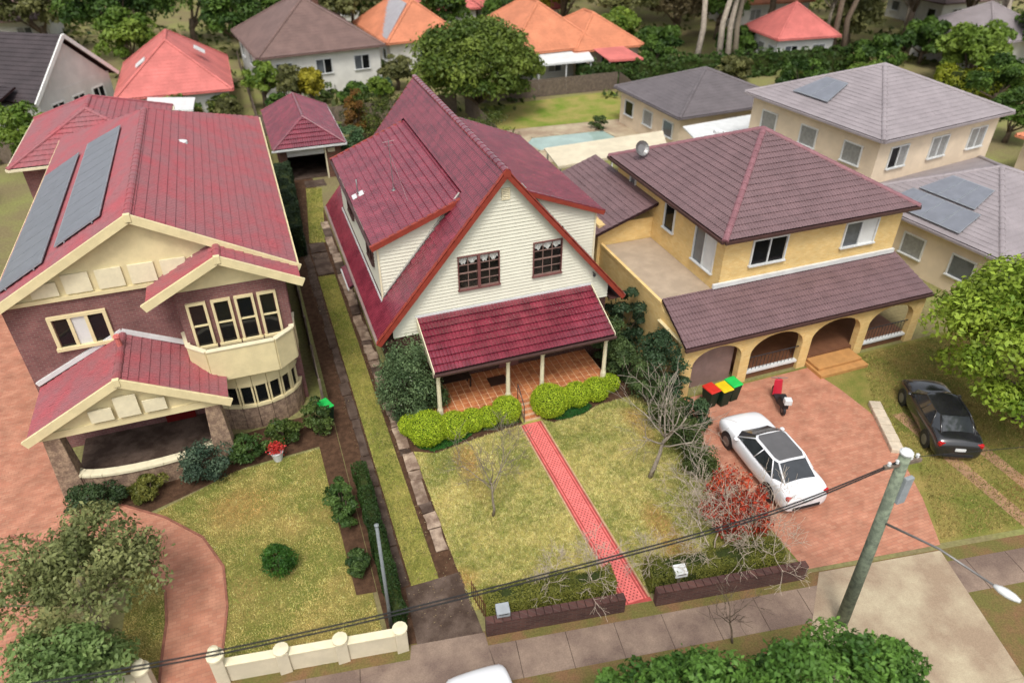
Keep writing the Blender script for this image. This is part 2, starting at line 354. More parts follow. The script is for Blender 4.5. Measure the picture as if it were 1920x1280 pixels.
# ------------------------------------------------------------------ roofs
def tile_profile(rolls, seg): return [(.021*abs(math.sin(PI*rolls*i/seg))**.75) for i in range(seg+1)]
TILE_MESH = {}
def roof_plane(poly, parent, mat, deckmat, tw=.30, tl=.33, seg=8, rolls=2, single=0, origin=None, deck=.14, dname='roof', half=False, rise=.058):
    """poly: 3D corners ccw from above, first edge along the eave. Tiles laid in courses, clipped to the outline.
    Returns the deck. single: how many of the whole tiles (from the eave) become objects of their own"""
    P = [Vector(p) for p in poly]; U = (P[1]-P[0]).normalized(); n = Vector((0, 0, 0))
    for i in range(len(P)): n += (P[i]-P[0]).cross(P[(i+1) % len(P)]-P[0])
    n.normalize(); Vd = n.cross(U); O = Vector(origin) if origin else P[0]
    uv = [((p-O).dot(U), (p-O).dot(Vd)) for p in P]
    m = MB(); m.slab([p-n*.02 for p in P], deck); dk = m.build(dname, deckmat, parent)
    u0, u1 = min(a for a, b in uv), max(a for a, b in uv); v0, v1 = min(b for a, b in uv), max(b for a, b in uv)
    prof = tile_profile(rolls, seg); i0, i1 = math.floor(u0/tw)-1, math.ceil(u1/tw)+1; j0, j1 = math.floor(v0/tl), math.ceil(v1/tl)
    area = lambda p: (lambda k: all((uv[(e+1) % len(uv)][0]-uv[e][0])*(p[1]-uv[e][1])-(uv[(e+1) % len(uv)][1]-uv[e][1])*(p[0]-uv[e][0]) >= -1e-4 for e in range(k)))(len(uv))
    singles = []; bm = bmesh.new()
    def tilegeo(us, vs, jz=0.):
        pts = []; 
        for k in range(seg+1): pts += [(us+tw*k/seg, vs, prof[k]+rise+jz), (us+tw*k/seg, vs+tl+.012, prof[k]), (us+tw*k/seg, vs+.045, -.004)]
        fc = []
        for k in range(seg): a = 3*k; b = a+3; fc += [(a, b, b+1, a+1), (a+2, b+2, b, a)]
        return pts, fc
    for j in range(j0, j1):
        off = (.5*tw if (half and j % 2) else 0)
        for i in range(i0, i1):
            us, vs = i*tw+off, j*tl; c4 = [(us, vs), (us+tw, vs), (us+tw, vs+tl), (us, vs+tl)]; ins = [area(p) for p in c4]
            if all(ins) and len(singles) < single: singles.append((us, vs)); continue
            if not any(ins) and not area((us+tw/2, vs+tl/2)):
                # may still cross the outline
                cl = c4
                for e in range(len(uv)):
                    a, b = uv[e], uv[(e+1) % len(uv)]; cl = clip2(cl, lambda p: (b[0]-a[0])*(p[1]-a[1])-(b[1]-a[1])*(p[0]-a[0])) if cl else cl
                if not cl: continue
            pts, fc = tilegeo(us, vs, random.uniform(-.004, .006)); vv = [bm.verts.new(p) for p in pts]
            for f in fc: bm.faces.new([vv[q] for q in f])
    for e in range(len(uv)):
        a, b = uv[e], uv[(e+1) % len(uv)]; d = Vector((b[0]-a[0], b[1]-a[1], 0))
        if d.length < 1e-5 or not bm.verts: continue
        bmesh.ops.bisect_plane(bm, geom=bm.verts[:]+bm.edges[:]+bm.faces[:], plane_co=(a[0], a[1], 0), plane_no=(d.y, -d.x, 0), clear_outer=True)
    mw = Matrix((U, Vd, n)).transposed().to_4x4(); mw.translation = O
    if bm.faces:
        bm.transform(mw); me = bpy.data.meshes.new('tile_field'); bm.to_mesh(me); me.materials.append(mat)
        for p in me.polygons: p.use_smooth = False
        o = link(bpy.data.objects.new('tile_field', me), dk if parent is not None and parent.parent is None else parent)
        o['kind'] = 'stuff'
    bm.free()
    if singles:
        key = (mat.name, tw, tl, seg)
        if key not in TILE_MESH:
            pts, fc = tilegeo(0, 0); me = bpy.data.meshes.new('tile'); me.from_pydata(pts, [], fc); me.update(); me.materials.append(mat); TILE_MESH[key] = me
        for us, vs in singles:
            o = bpy.data.objects.new('tile', TILE_MESH[key]); COL.objects.link(o); o.parent = dk
            k = Matrix.Rotation(random.uniform(-.006, .006), 4, 'Z'); k.translation = (us, vs, random.uniform(-.003, .005))
            pm = PINV.get(parent.name, Matrix()); o.matrix_parent_inverse = Matrix(); o.matrix_local = mw @ k
    return dk
def ridge_caps(a, b, parent, mat, r=.13, step=.38, name='ridge_cap', single=True, lift=.03):
    """half-round capping tiles from a to b, each overlapping the next"""
    a, b = Vector(a), Vector(b); d = b-a; l = d.length; d.normalize(); n = max(1, int(l/step)); st = l/n
    sd = d.cross(Vector((0, 0, 1))).normalized(); up = sd.cross(d); objs = []
    mj = MB()
    for i in range(n):
        m = MB() if single else mj; p0 = a+d*(i*st)+up*lift; p1 = a+d*((i+1)*st+.04)+up*lift; b0 = len(m.v); K = 6
        for p, rr in ((p0, r*1.08), (p1, r*.94)):
            for k in range(K+1):
                t = PI*k/K; m.v.append(tuple(p+sd*(math.cos(t)*rr)+up*(math.sin(t)*rr*.8-.05)))
        for k in range(K): m.f.append((b0+k, b0+K+1+k, b0+K+2+k, b0+k+1))
        m.f.append(tuple(b0+k for k in range(K+1)))
        if single: objs.append(m.build(name, mat, parent, smooth=False))
    if not single: o = mj.build('ridge_capping', mat, parent); objs.append(o)
    return objs

# ------------------------------------------------------------------ materials
BARK = M('bark', S(120, 104, 88, .8), .9, .35, 8., .4, 40.)
BARK_PALE = M('bark_pale', S(176, 164, 148, .8), .9, .3, 6., .3, 30.)
BARK_GREY = M('bark_grey', S(150, 138, 120, .8), .9, .25, 8., .3, 40.)
GROUND = M('ground_soil', S(150, 152, 92, .7), .95, .3, .3, .3, 6., .1, col2=S(144, 132, 96, .68), fine=.25, fscale=8.)
LAWN = M('lawn_ground', S(188, 174, 100, .8), .95, .2, .7, .4, 30., .1, col2=S(142, 146, 70, .8), fine=.3, fscale=25.)
LAWN_DRY = M('lawn_dry_ground', S(176, 156, 92, .6), .95, .2, .5, .4, 30., .1, col2=S(132, 138, 66, .6), fine=.3, fscale=25.)
CONC = M('concrete_aged', S(190, 168, 146, .76), .92, .2, 2.2, .35, 30., .2, col2=S(132, 110, 94, .72), fine=.22, fscale=45., rnd=.14)
CONC_DARK = M('concrete_dark', S(122, 104, 92, .62), .92, .2, 1.6, .35, 30., .2, col2=S(84, 68, 58, .62), fine=.28, fscale=40., rnd=.1)
CONC_PALE = M('concrete_pale', S(205, 190, 160, .7), .92, .2, .6, .25, 30., .2, col2=S(172, 150, 126, .7), fine=.14, fscale=30.)
FOOTPATH = M('footpath_paving', S(168, 146, 128, .68), .92, .2, .7, .25, 30., .2, col2=S(132, 112, 100, .68), fine=.18, fscale=30.)
ASPHALT = M('asphalt', (.06, .058, .056), .9, .25, 3., .4, 60., .2, fine=.3, fscale=80.)
SOIL = M('garden_soil', S(104, 78, 60, .6), .95, .3, 4., .6, 20., .1, fine=.3, fscale=40.)
EARTH = M('bare_earth', S(150, 116, 84, .6), .95, .2, 1.2, .5, 20., .1, col2=S(128, 122, 70, .6), fine=.25, fscale=20.)
RED_PAVE = brickmat('red_paving', S(208, 150, 122, .72), S(196, 132, 106, .72), S(180, 130, 110, .7), 1., .85, .23, .115, 'XY', .006)
TERRA = M('terracotta_paint', S(228, 118, 112, .84), .7, .14, 3., .1, 40., .35, fine=.08, fscale=50., rnd=.08)
TERRA_D = M('terracotta_border', S(190, 84, 78, .75), .7, .14, 3., .1, 40., .35, fine=.08, rnd=.08)
SAND_EDGE = M('path_edging', S(206, 168, 132, .72), .9, .2, 4., .2, 40., fine=.15)
TILE_RED = M('roof_tile_crimson', S(150, 58, 74, .70), .24, .2, 1.3, .02, 60., .7, col2=S(124, 44, 60, .66), fine=.1, fscale=14., rnd=.13, coat=.45)
TILE_MAROON = M('roof_tile_maroon', S(130, 102, 104, .68), .45, .14, 1.1, .06, 60., .5, fine=.1, fscale=14.)
TILE_ROSE = M('roof_tile_rose', S(184, 90, 96, .68), .5, .2, .8, .06, 60., .45, col2=S(164, 104, 108, .68), fine=.14, fscale=10.)
TILE_GREY = M('roof_tile_grey', S(172, 162, 164, .66), .55, .1, .8, .06, 60., .4, fine=.1, fscale=14.)
TILE_BROWN = M('roof_tile_brown', S(140, 112, 104, .6), .6, .15, .8, .06, 60., .4, fine=.12, fscale=12.)
TILE_ORANGE = M('roof_tile_orange', S(226, 144, 106, .7), .65, .15, .7, .06, 60., .35, fine=.14, fscale=10.)
TILE_CORAL = M('roof_tile_coral', S(222, 124, 116, .7), .6, .15, .7, .06, 60., .35, fine=.12, fscale=10.)
TILE_BLACK = M('roof_tile_charcoal', S(72, 62, 64, .7), .55, .2, .8, .06, 60., .4, fine=.14, fscale=10.)
DECK = M('roof_underlay', S(70, 40, 40, .5), .9, .2, 4.)
BARGE = M('barge_paint', S(160, 66, 50, .72), .55, .14, 3., .05, 40., .4, fine=.08)
CREAM = M('cream_board', S(238, 236, 216, .76), .5, .03, 1.2, 0., 40., .35, fine=.02, fscale=6., rnd=.02)
CREAM_T = M('cream_trim', S(236, 226, 192, .84), .5, .06, 2.5, .04, 40., .35, fine=.05, fscale=8.)
CREAM_Y = M('cream_trim_yellow', S(236, 220, 172, .8), .6, .08, 2., .04, 40., .3, fine=.05)
WHITE_P = M('white_paint', S(238, 238, 232, .85), .5, .06, 2., fine=.04)
GUTTER = M('gutter_brown', S(88, 62, 58, .7), .4, .15, 3., spec=.45)
FRAME_B = M('window_frame_brown', S(128, 84, 80, .72), .45, .12, 5., spec=.4, rnd=.05)
MUNTIN = M('glazing_bar', S(150, 122, 112, .75), .5, .1, 5.)
GLASS = glassmat('window_glass', (.97, .98, .98), .9)
GLASS_D = glassmat('window_glass_dark', (.3, .3, .3), .35)
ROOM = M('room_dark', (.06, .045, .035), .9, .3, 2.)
LACE = M('lace_curtain', S(246, 244, 238, .95), .9, .1, 14., fine=.14, fscale=80.)
BRICK_DK = brickmat('brick_liver', S(104, 62, 54, .6), S(84, 50, 46, .6), S(120, 104, 94, .55))
BRICK_PINK = brickmat('brick_mauve', S(160, 108, 104, .62), S(140, 92, 92, .62), S(164, 134, 126, .58))
BRICK_YEL = brickmat('brick_yellow', S(243, 212, 148, .8), S(234, 196, 126, .8), S(236, 204, 142, .78), lo=.9, hi=1.07)
STONE = M('rubble_stone', S(192, 164, 136, .66), .9, .3, 5., .8, 9., col2=S(150, 124, 106, .62), fine=.2, fscale=20.)
RENDER_W = M('render_cream', S(228, 216, 188, .74), .85, .1, 1.2, .1, 30., fine=.06)
METAL_W = M('white_metal', S(226, 228, 226, .8), .45, .08, 2., spec=.4)
DARK = M('dark_plastic', (.02, .02, .022), .5, .2, 5.)
PORCH_T = M('porch_tile', S(214, 146, 96, .78), .38, .18, 5., .05, 40., .45, col2=S(190, 114, 74, .76), fine=.1, rnd=.16)
GROUT = M('porch_grout', S(240, 206, 168, .8), .9, .2, 6.)
TIMBER = M('fence_timber', S(140, 124, 110, .6), .9, .25, 4., .3, 30., rnd=.12, fine=.12)

# ------------------------------------------------------------------ setting: ground, street front, lawns, paths
STREET = lambda x: 13.05-.157*x                      # the front boundary runs slightly skew to the houses
struct(sheet('ground', [(-260, -120), (320, -120), (320, 520), (-260, 520)], 0, GROUND))
def band(name, x0, x1, d0, d1, z, mat, kerb=0):
    return struct(sheet(name, [(x0, STREET(x0)+d0), (x1, STREET(x1)+d0), (x1, STREET(x1)+d1), (x0, STREET(x0)+d1)], z, mat))
fp = band('footpath', -60, 70, -1.75, -.55, .016, FOOTPATH)
band('verge', -60, 70, -4.6, -1.75, .008, EARTH)
band('verge_strip', -60, 70, -.55, -.05, .008, EARTH)
m = MB()
for k in range(-30, 40):                               # kerb stones and the road beyond the verge
    x0, x1 = k*1.6, k*1.6+1.585
    m.add([(x0, STREET(x0)-4.75, .0), (x1, STREET(x1)-4.75, 0), (x1, STREET(x1)-4.6, 0), (x0, STREET(x0)-4.6, 0), (x0, STREET(x0)-4.75, .05), (x1, STREET(x1)-4.75, .05), (x1, STREET(x1)-4.6, .05), (x0, STREET(x0)-4.6, .05)], [(0,3,2,1),(4,5,6,7),(0,1,5,4),(1,2,6,5),(2,3,7,6),(3,0,4,7)])
struct(m.build('kerb', CONC_PALE, bevel=.015))
band('road', -60, 70, -14., -4.75, .006, ASPHALT)
fj = MB()
for k in range(-18, 26):
    x = k*1.5; fj.bar((x, STREET(x)-.56, .018), (x-.19, STREET(x)-1.74, .018), .02, .004)
o = fj.build('expansion_joint', CONC_DARK, fp); o['kind'] = 'stuff'
# ---- the lot
LOT = [(3.62, 13.2), (13.7, 11.3), (13.7, 21.6), (3.62, 21.6)]
struct(sheet('lawn', LOT, .010, LAWN))
GC = lawn_col(S(148, 158, 84, .86), S(232, 216, 150, .88), S(206, 160, 104, .82), 21)
grass('lawn_grass', 'patchy yellow green grass of the front lawn between house and hedge', LOT, 2900, .05, GC, .014, .010, avoid=([(7.985, 11), (9.035, 11), (9.035, 22), (7.985, 22)], [(3.3, 20.75), (4.4, 20.35), (6.2, 20.6), (8.2, 20.78), (8.2, 23), (3.3, 23)], [(9.0, 20.78), (9.4, 20.42), (10.8, 20.5), (11.6, 20.8), (14, 20.9), (14, 24), (9.0, 24)]))
struct(sheet('driveway_base', [(1.0, 12.2), (3.66, 12.2), (3.66, 50.5), (1.0, 50.5)], .004, SOIL))
ap = struct(sheet('driveway_apron', [(1.62, 11.0), (3.7, 10.7), (3.66, 14.72), (1.86, 14.72)], .020, CONC_DARK))
STRIP = [(2.06, 14.74), (2.95, 14.72), (2.95, 35.9), (2.06, 35.9)]
struct(sheet('grass_strip', STRIP, .012, LAWN))
GS = lawn_col(S(118, 134, 60, .75), S(196, 186, 106, .75), S(186, 138, 90, .7), 41)
grass('driveway_grass', 'long grass strip between the two driveway tracks', STRIP, 2400, .04, GS, .016, .009)
STRIP2 = [(2.16, 40.2), (3.06, 40.0), (4.02, 48.4), (3.0, 48.6)]
struct(sheet('grass_strip', STRIP2, .012, LAWN))
grass('driveway_grass', 'short grass patch on the driveway in front of the garage', STRIP2, 900, .05, GS, .016, .014)
# right-hand track: worn concrete slabs, one object each
trk = struct(sheet('driveway_track', [(2.97, 15.6), (3.56, 15.6), (3.62, 50), (2.97, 50)], .006, SOIL))
rn = random.Random(3)
def slab(x0, x1, y0, y1, z, parent, mat, name='concrete_slab', j=.03, t=.05):
    q = lambda: rn.uniform(-j, j); n = 3; P = []
    P += [(x0+q(), y0+q()), ((x0+x1)/2, y0+q()), (x1+q(), y0+q()), (x1+q(), (y0+y1)/2), (x1+q(), y1+q()), ((x0+x1)/2, y1+q()), (x0+q(), y1+q()), (x0+q(), (y0+y1)/2)]
    m = MB(); tz = rn.uniform(-.012, .012); zz = lambda p: z+tz*(p[0]-x0)/(x1-x0)
    m.slab([(p[0], p[1], zz(p)) for p in P], t); return m.build(name, mat, parent, bevel=.008, segs=1)
y = 15.7
lens = [1.0, .75, .5, 1.25, .5, .95, .35, 1.35, .8, .9, .35, .7, .45, .6, .55, .5, .6, .7, .4, .8, .6, 1.0, .9, 1.3, 1.1, 1.2, 1.3, 1.1, 1.0, 1.3, 1.2, 1.1]
for i, l in enumerate(lens):
    wob = .05*math.sin(i*1.7)
    slab(3.12+wob*.5 if i else 3.14, 3.56+wob, y+.012, y+l-.012, .045+rn.uniform(-.006, .008), trk, CONC if i % 4 != 2 else CONC_DARK); y += l
    if y > 49: break
lt = struct(sheet('driveway_track', [(1.45, 14.72), (2.04, 14.72), (2.04, 50), (1.45, 50)], .008, SOIL))
y = 14.78; i = 0
while y < 49.5:
    l = rn.choice((1.3, .9, 1.7, 1.1, .6)); slab(1.62+rn.uniform(-.04, .05), 1.99, y+.012, y+l-.012, .030+rn.uniform(-.006, .006), lt, CONC_DARK); y += l
for k, (yy, ll) in enumerate(((36.0, 1.3), (37.35, 1.35), (38.75, 1.2))): slab(2.08, 2.96, yy, yy+ll-.03, .034, lt, CONC_DARK)
slab(3.0, 4.4, 48.7, 49.9, .03, lt, CONC_DARK)
# leaf litter and straw on the tracks
n = 1500; P = np.stack([RNG.uniform(1.5, 3.6, n), RNG.uniform(13, 49, n), np.full(n, .06)], 1)
leaf_mesh('fallen_leaves', P, RNG.normal(size=(n, 3))*.3+np.array([0, 0, 1.]), .018+.02*RNG.random(n), pal(n, S(150, 120, 80, .6), S(196, 180, 140, .6)), leafmat('leaf_surface'))
stuff(bpy.data.objects['fallen_leaves'], 'small dry leaves scattered along the driveway tracks', 'leaves')
# ---- red front path: bordered panel of small pavers
PX0, PX1 = 8.09, 8.93
path = struct(sheet('front_path', [(PX0-.06, 11.75), (PX1+.06, 11.6), (PX1+.06, 20.72), (PX0-.06, 20.72)], .014, TERRA_D))
m = MB(); m.box(PX0+.155, PX1-.155, 11.76, 20.69, .006, .027); m.build('centre_panel', TERRA, path)
m = MB(); y = 11.85; k = 0
while y < 20.62:                                          # small dark inlays, every second row shifted
    for q in range(4):
        x = PX0+.21+q*.135+(.0675 if k % 2 else 0)
        if x < PX1-.18: m.obox((x, y, .0275), (.7071, .7071, 0), (-.7071, .7071, 0), (0, 0, 1), .021, .021, .0025)
    y += .09; k += 1
stuff(m.build('dot_inlays', M('inlay_dark', S(140, 62, 60, .6), .7, .2, 6.), path))
for x0, x1 in ((PX0, PX0+.045), (PX0+.055, PX0+.10), (PX0+.11, PX0+.15), (PX1-.15, PX1-.11), (PX1-.10, PX1-.055), (PX1-.045, PX1)):
    m = MB(); y = 11.75
    while y < 20.65: m.box(x0, x1, y, min(20.68, y+.225), .008, .028+random.uniform(-.001, .0015)); y += .232
    stuff(m.build('border_course', TERRA_D if x0 != PX0+.055 and x0 != PX1-.10 else TERRA, path, bevel=.003, segs=1))
for x0, x1 in ((PX0-.075, PX0-.006), (PX1+.006, PX1+.075)):
    m = MB(); m.box(x0, x1, 11.75, 20.7, 0, .034); m.build('path_edging', SAND_EDGE, path, bevel=.01)

# ------------------------------------------------------------------ the weatherboard house
H = thing('weatherboard_house', 'cream weatherboard gabled house with crimson tiled roof and front veranda', 'house', (8.6, 24, 0))
XR, ZR, TS = 8.6, 9.62, 1.175
YF, YW, YB = 23.72, 24.0, 37.6
EL = 3.25; ZE = ZR-(XR-EL)*TS
mz = lambda x: ZR-abs(XR-x)*TS
# brick base walls
m = MB()
m.box(3.9, 13.3, 24.06, 37.3, 0, 3.35)
m.build('brick_wall', BRICK_DK, H)
def core(mir):
    pass
m = MB(); m.slab([(4.0, 24.75, 3.2), (13.2, 24.75, 3.2), (XR, 24.75, 9.3)], .1); m.build('inner_wall', ROOM, H)
m = MB(); m.slab([(13.3, 37.3, 3.2), (3.9, 37.3, 3.2), (XR, 37.3, 9.3)], .12); m.build('rear_gable_wall', CREAM, H)

def boards(parent, O, U, poly, openings, mat, row=.15, name='weatherboard', N=None):
    """lapped boards on a vertical plane: O origin, U horizontal axis, poly in (u, z)"""
    O, U = Vector(O), Vector(U).normalized(); N = Vector(N) if N else U.cross(Vector((0, 0, 1)))
    z0 = min(p[1] for p in poly); z1 = max(p[1] for p in poly); k = 0
    while z0+k*row < z1:
        a, b = z0+k*row, z0+(k+1)*row+.014; k += 1
        segs_ = [(-1e3, 1e3)]
        for (ou0, ou1, oz0, oz1) in openings:
            if oz0 < b-.02 and oz1 > a+.02:
                ns = []
                for s0, s1 in segs_:
                    if ou1 <= s0 or ou0 >= s1: ns.append((s0, s1)); continue
                    if ou0 > s0: ns.append((s0, ou0))
                    if ou1 < s1: ns.append((ou1, s1))
                segs_ = ns
        for s0, s1 in segs_:
            c = clip2(clip2(poly, lambda p: p[1]-a), lambda p: b-p[1])
            if c: c = clip2(c, lambda p: p[0]-s0)
            if c: c = clip2(c, lambda p: s1-p[0])
            if not c or len(c) < 3: continue
            cc = [c[0]]
            for q in c[1:]:
                if abs(q[0]-cc[-1][0])+abs(q[1]-cc[-1][1]) > 1e-4: cc.append(q)
            if len(cc) > 3 and abs(cc[0][0]-cc[-1][0])+abs(cc[0][1]-cc[-1][1]) < 1e-4: cc.pop()
            if len(cc) < 3 or max(q[0] for q in cc)-min(q[0] for q in cc) < .03: continue
            fr = [O+U*p[0]+Vector((0, 0, p[1]))+N*(.052-.046*(p[1]-a)/(b-a)) for p in cc]; bk = [O+U*p[0]+Vector((0, 0, p[1])) for p in cc]; n = len(cc)
            m = MB(); m.add(fr+bk, [tuple(range(n))]+[(i, i+n, (i+1) % n+n, (i+1) % n) for i in range(n)]); m.build(name, mat, parent)
# front gable
gw = MB(); gw.bar((4.2, 24.1, 3.22), (13.0, 24.1, 3.22), .14, .12); gw = gw.build('gable_wall', CREAM, H)
W1 = (6.68, 8.33, 4.86, 6.28); W2 = (9.84, 11.03, 4.87, 6.35); VT = (8.48, 8.82, 8.40, 8.86)
bw = XR-3.86
boards(gw, (0, 24.05, 0), (1, 0, 0), [(3.86, 3.18), (13.34, 3.18), (13.34, mz(13.34)-.12), (XR, ZR-.12), (3.86, mz(3.86)-.12)], [W1, W2], CREAM, N=(0, -1, 0))
def sash_window(parent, x0, x1, z0, z1, Y, cols, rows, mull, curtain=True):
    m = MB(); t = .04
    m.box(x0-t, x1+t, Y-.085, Y+.06, z1, z1+t); m.box(x0-t-.03, x1+t+.03, Y-.12, Y+.06, z0-t-.02, z0-.0)
    m.box(x0-t, x0, Y-.085, Y+.06, z0, z1); m.box(x1, x1+t, Y-.085, Y+.06, z0, z1)
    wn = m.build('window', FRAME_B, parent, bevel=.008)
    if mull:
        xm = (x0+x1)/2; m = MB(); m.box(xm-.055, xm+.055, Y-.09, Y+.05, z0, z1); m.build('mullion', FRAME_B, wn, bevel=.006)
        spans = [(x0, xm-.055), (xm+.055, x1)]
    else: spans = [(x0, x1)]
    for a, b in spans:
        cw = (b-a)/cols; rh = (z1-z0)/rows
        for i in range(cols):
            for j in range(rows):
                m = MB(); m.box(a+i*cw+.012, a+(i+1)*cw-.012, Y-.012, Y-.006, z0+j*rh+.012, z0+(j+1)*rh-.012); m.build('pane', GLASS, wn)
        m = MB()
        for i in range(1, cols): m.box(a+i*cw-.013, a+i*cw+.013, Y-.03, Y+.005, z0, z1)
        for j in range(1, rows):
            m.box(a, b, Y-.028 if j != rows//2 else Y-.045, Y+.003, z0+j*rh-(.013 if j != rows//2 else .024), z0+j*rh+(.013 if j != rows//2 else .024))
        m.box(a, b, Y-.04, Y+.002, z0, z0+.05); m.box(a, b, Y-.04, Y+.002, z1-.03, z1)
        m.build('glazing_bars', MUNTIN, wn)
        if curtain:
            # scalloped lace pelmet, gathered in folds, behind the glass
            n = 72; V = []; F = []
            for i in range(n+1):
                u = i/n; x = a+u*(b-a); ph = u*cols if cols > 2 else u*2; s = abs(math.sin(PI*ph)); dz = .13+.20*s+.025*math.sin(40*u); yy = Y+.026+.016*math.sin(u*70)
                for k in range(4): V.append((x, yy+.008*k*math.sin(u*31), z1-.01-dz*k/3))
            for i in range(n):
                for k in range(3): F.append((i*4+k, i*4+k+1, i*4+k+5, i*4+k+4))
            m = MB(); m.add(V, F); m.build('lace_curtain', LACE, wn)
    m = MB(); m.poly([(x0-.3, Y+.5, z0-.3), (x1+.3, Y+.5, z0-.3), (x1+.3, Y+.5, z1+.3), (x0-.3, Y+.5, z1+.3)]); m.box(x0-.06, x1+.06, Y+.05, Y+.5, z0-.1, z0-.06)
    m.build('room_interior', ROOM, wn)
    return wn
sash_window(H, *W1[:2], W1[2], W1[3], 24.02, 2, 4, True)
sash_window(H, *W2[:2], W2[2], W2[3], 24.02, 3, 4, False)
m = MB(); x0, x1, z0, z1 = VT
for a, b, c, d in ((x0, x1, z1-.05, z1), (x0, x1, z0, z0+.05), (x0, x0+.05, z0+.05, z1-.05), (x1-.05, x1, z0+.05, z1-.05)): m.box(a, b, 23.97, 24.03, c, d)
vn = m.build('gable_vent', CREAM_T, H)
for k in range(5):
    z = z0+.08+k*.07; m = MB(); m.obox(((x0+x1)/2, 23.995, z), (1, 0, 0), (0, .7, .7), (0, -.7, .7), (x1-x0)/2-.05, .026, .006); m.build('louvre', CREAM_T, vn)
m = MB(); m.box(x0+.04, x1-.04, 24.012, 24.018, z0+.04, z1-.04); m.build('vent_back', ROOM, vn)
# main roof: the field round the dormers, same tile grid on each side
DX0, DX1, DY0, DY1 = 3.86, 7.42, 25.6, 35.4
def mirx(p): return (2*XR-p[0], p[1], p[2])
def main_side(mir):
    strips = [[(EL, YB), (EL, YF), (DX0, YF), (DX0, YB)], [(DX0, DY0), (DX0, YF), (DX1, YF), (DX1, DY0)], [(DX1, YB), (DX1, YF), (XR, YF), (XR, YB)], [(DX0, YB), (DX0, DY1), (DX1, DY1), (DX1, YB)]]
    org = (EL, YB, ZE)
    for k, st in enumerate(strips):
        P = [(x, yy, mz(x)) for x, yy in st]
        if mir: P = [mirx(p) for p in P]; P = [P[1], P[0], P[3], P[2]]; o_ = mirx((EL, YF, ZE))
        else: o_ = org
        yield roof_plane(P, H, TILE_RED, DECK, single=(80 if k == 1 and not mir else 0), origin=o_, dname='roof')
RO = list(main_side(False)); RR = list(main_side(True))
for k, c in enumerate(ridge_caps((XR, YF, ZR), (XR, YB, ZR), RO[2], TILE_RED, .15, .40)): pass
# barge boards and capping along the front rake
for sgn in (1, -1):
    ex = XR-sgn*(XR-EL+.04); ez = ZE-.047
    a = Vector((XR+sgn*0.0, YF-.02, ZR-.13)); b = Vector((ex, YF-.02, ez-.13))
    m = MB(); m.obox((a+b)/2, (b-a).normalized(), (0, 1, 0), (b-a).normalized().cross(Vector((0, 1, 0))), (b-a).length/2, .022, .09); m.build('barge_board', BARGE, RO[1] if sgn > 0 else RR[1])
    n = 16; d = (b-a)/n; up = Vector((sgn*-TS, 0, 1)).normalized()
    for i in range(n):
        p0 = a+d*i+up*.14+Vector((0, .06, .0)); p1 = a+d*(i+1)+up*.125+Vector((0, .06, 0)); m = MB(); m.bar(p0, p1, .15, .045, up); m.build('barge_cap', BARGE, RO[1] if sgn > 0 else RR[1], bevel=.012)
    a2 = Vector((XR, YB+.02, ZR-.16)); b2 = Vector((ex, YB+.02, ez-.16))
    m = MB(); m.obox((a2+b2)/2, (b2-a2).normalized(), (0, 1, 0), (b2-a2).normalized().cross(Vector((0, 1, 0))), (b2-a2).length/2, .022, .14); m.build('barge_board', BARGE, RO[3] if sgn > 0 else RR[3])
    gx = XR-sgn*(XR-EL+.08)
    m = MB(); m.box(gx-.06, gx+.06, YF, YB, ZE-.16, ZE-.04); m.build('gutter', M('gutter_rose', S(172, 146, 140, .66), .5, .12, 3.), H)
    m = MB(); m.box(min(gx, gx+sgn*.7)+.06, max(gx, gx+sgn*.7)-.06, YF+.05, YB-.05, ZE-.2, ZE-.17); m.build('eave_soffit', GUTTER, H)
m = MB(); m.add([(XR-.13, YF-.06, ZR-.22), (XR+.13, YF-.06, ZR-.22), (XR+.15, YF-.06, ZR-.02), (XR, YF-.06, ZR+.12), (XR-.15, YF-.06, ZR-.02), (XR-.13, YF+.1, ZR-.22), (XR+.13, YF+.1, ZR-.22), (XR+.15, YF+.1, ZR-.02), (XR, YF+.1, ZR+.12), (XR-.15, YF+.1, ZR-.02)], [(0, 1, 2, 3, 4), (9, 8, 7, 6, 5), (0, 5, 6, 1), (1, 6, 7, 2), (2, 7, 8, 3), (3, 8, 9, 4), (4, 9, 5, 0)]); m.build('apex_cap', BARGE, RO[1])
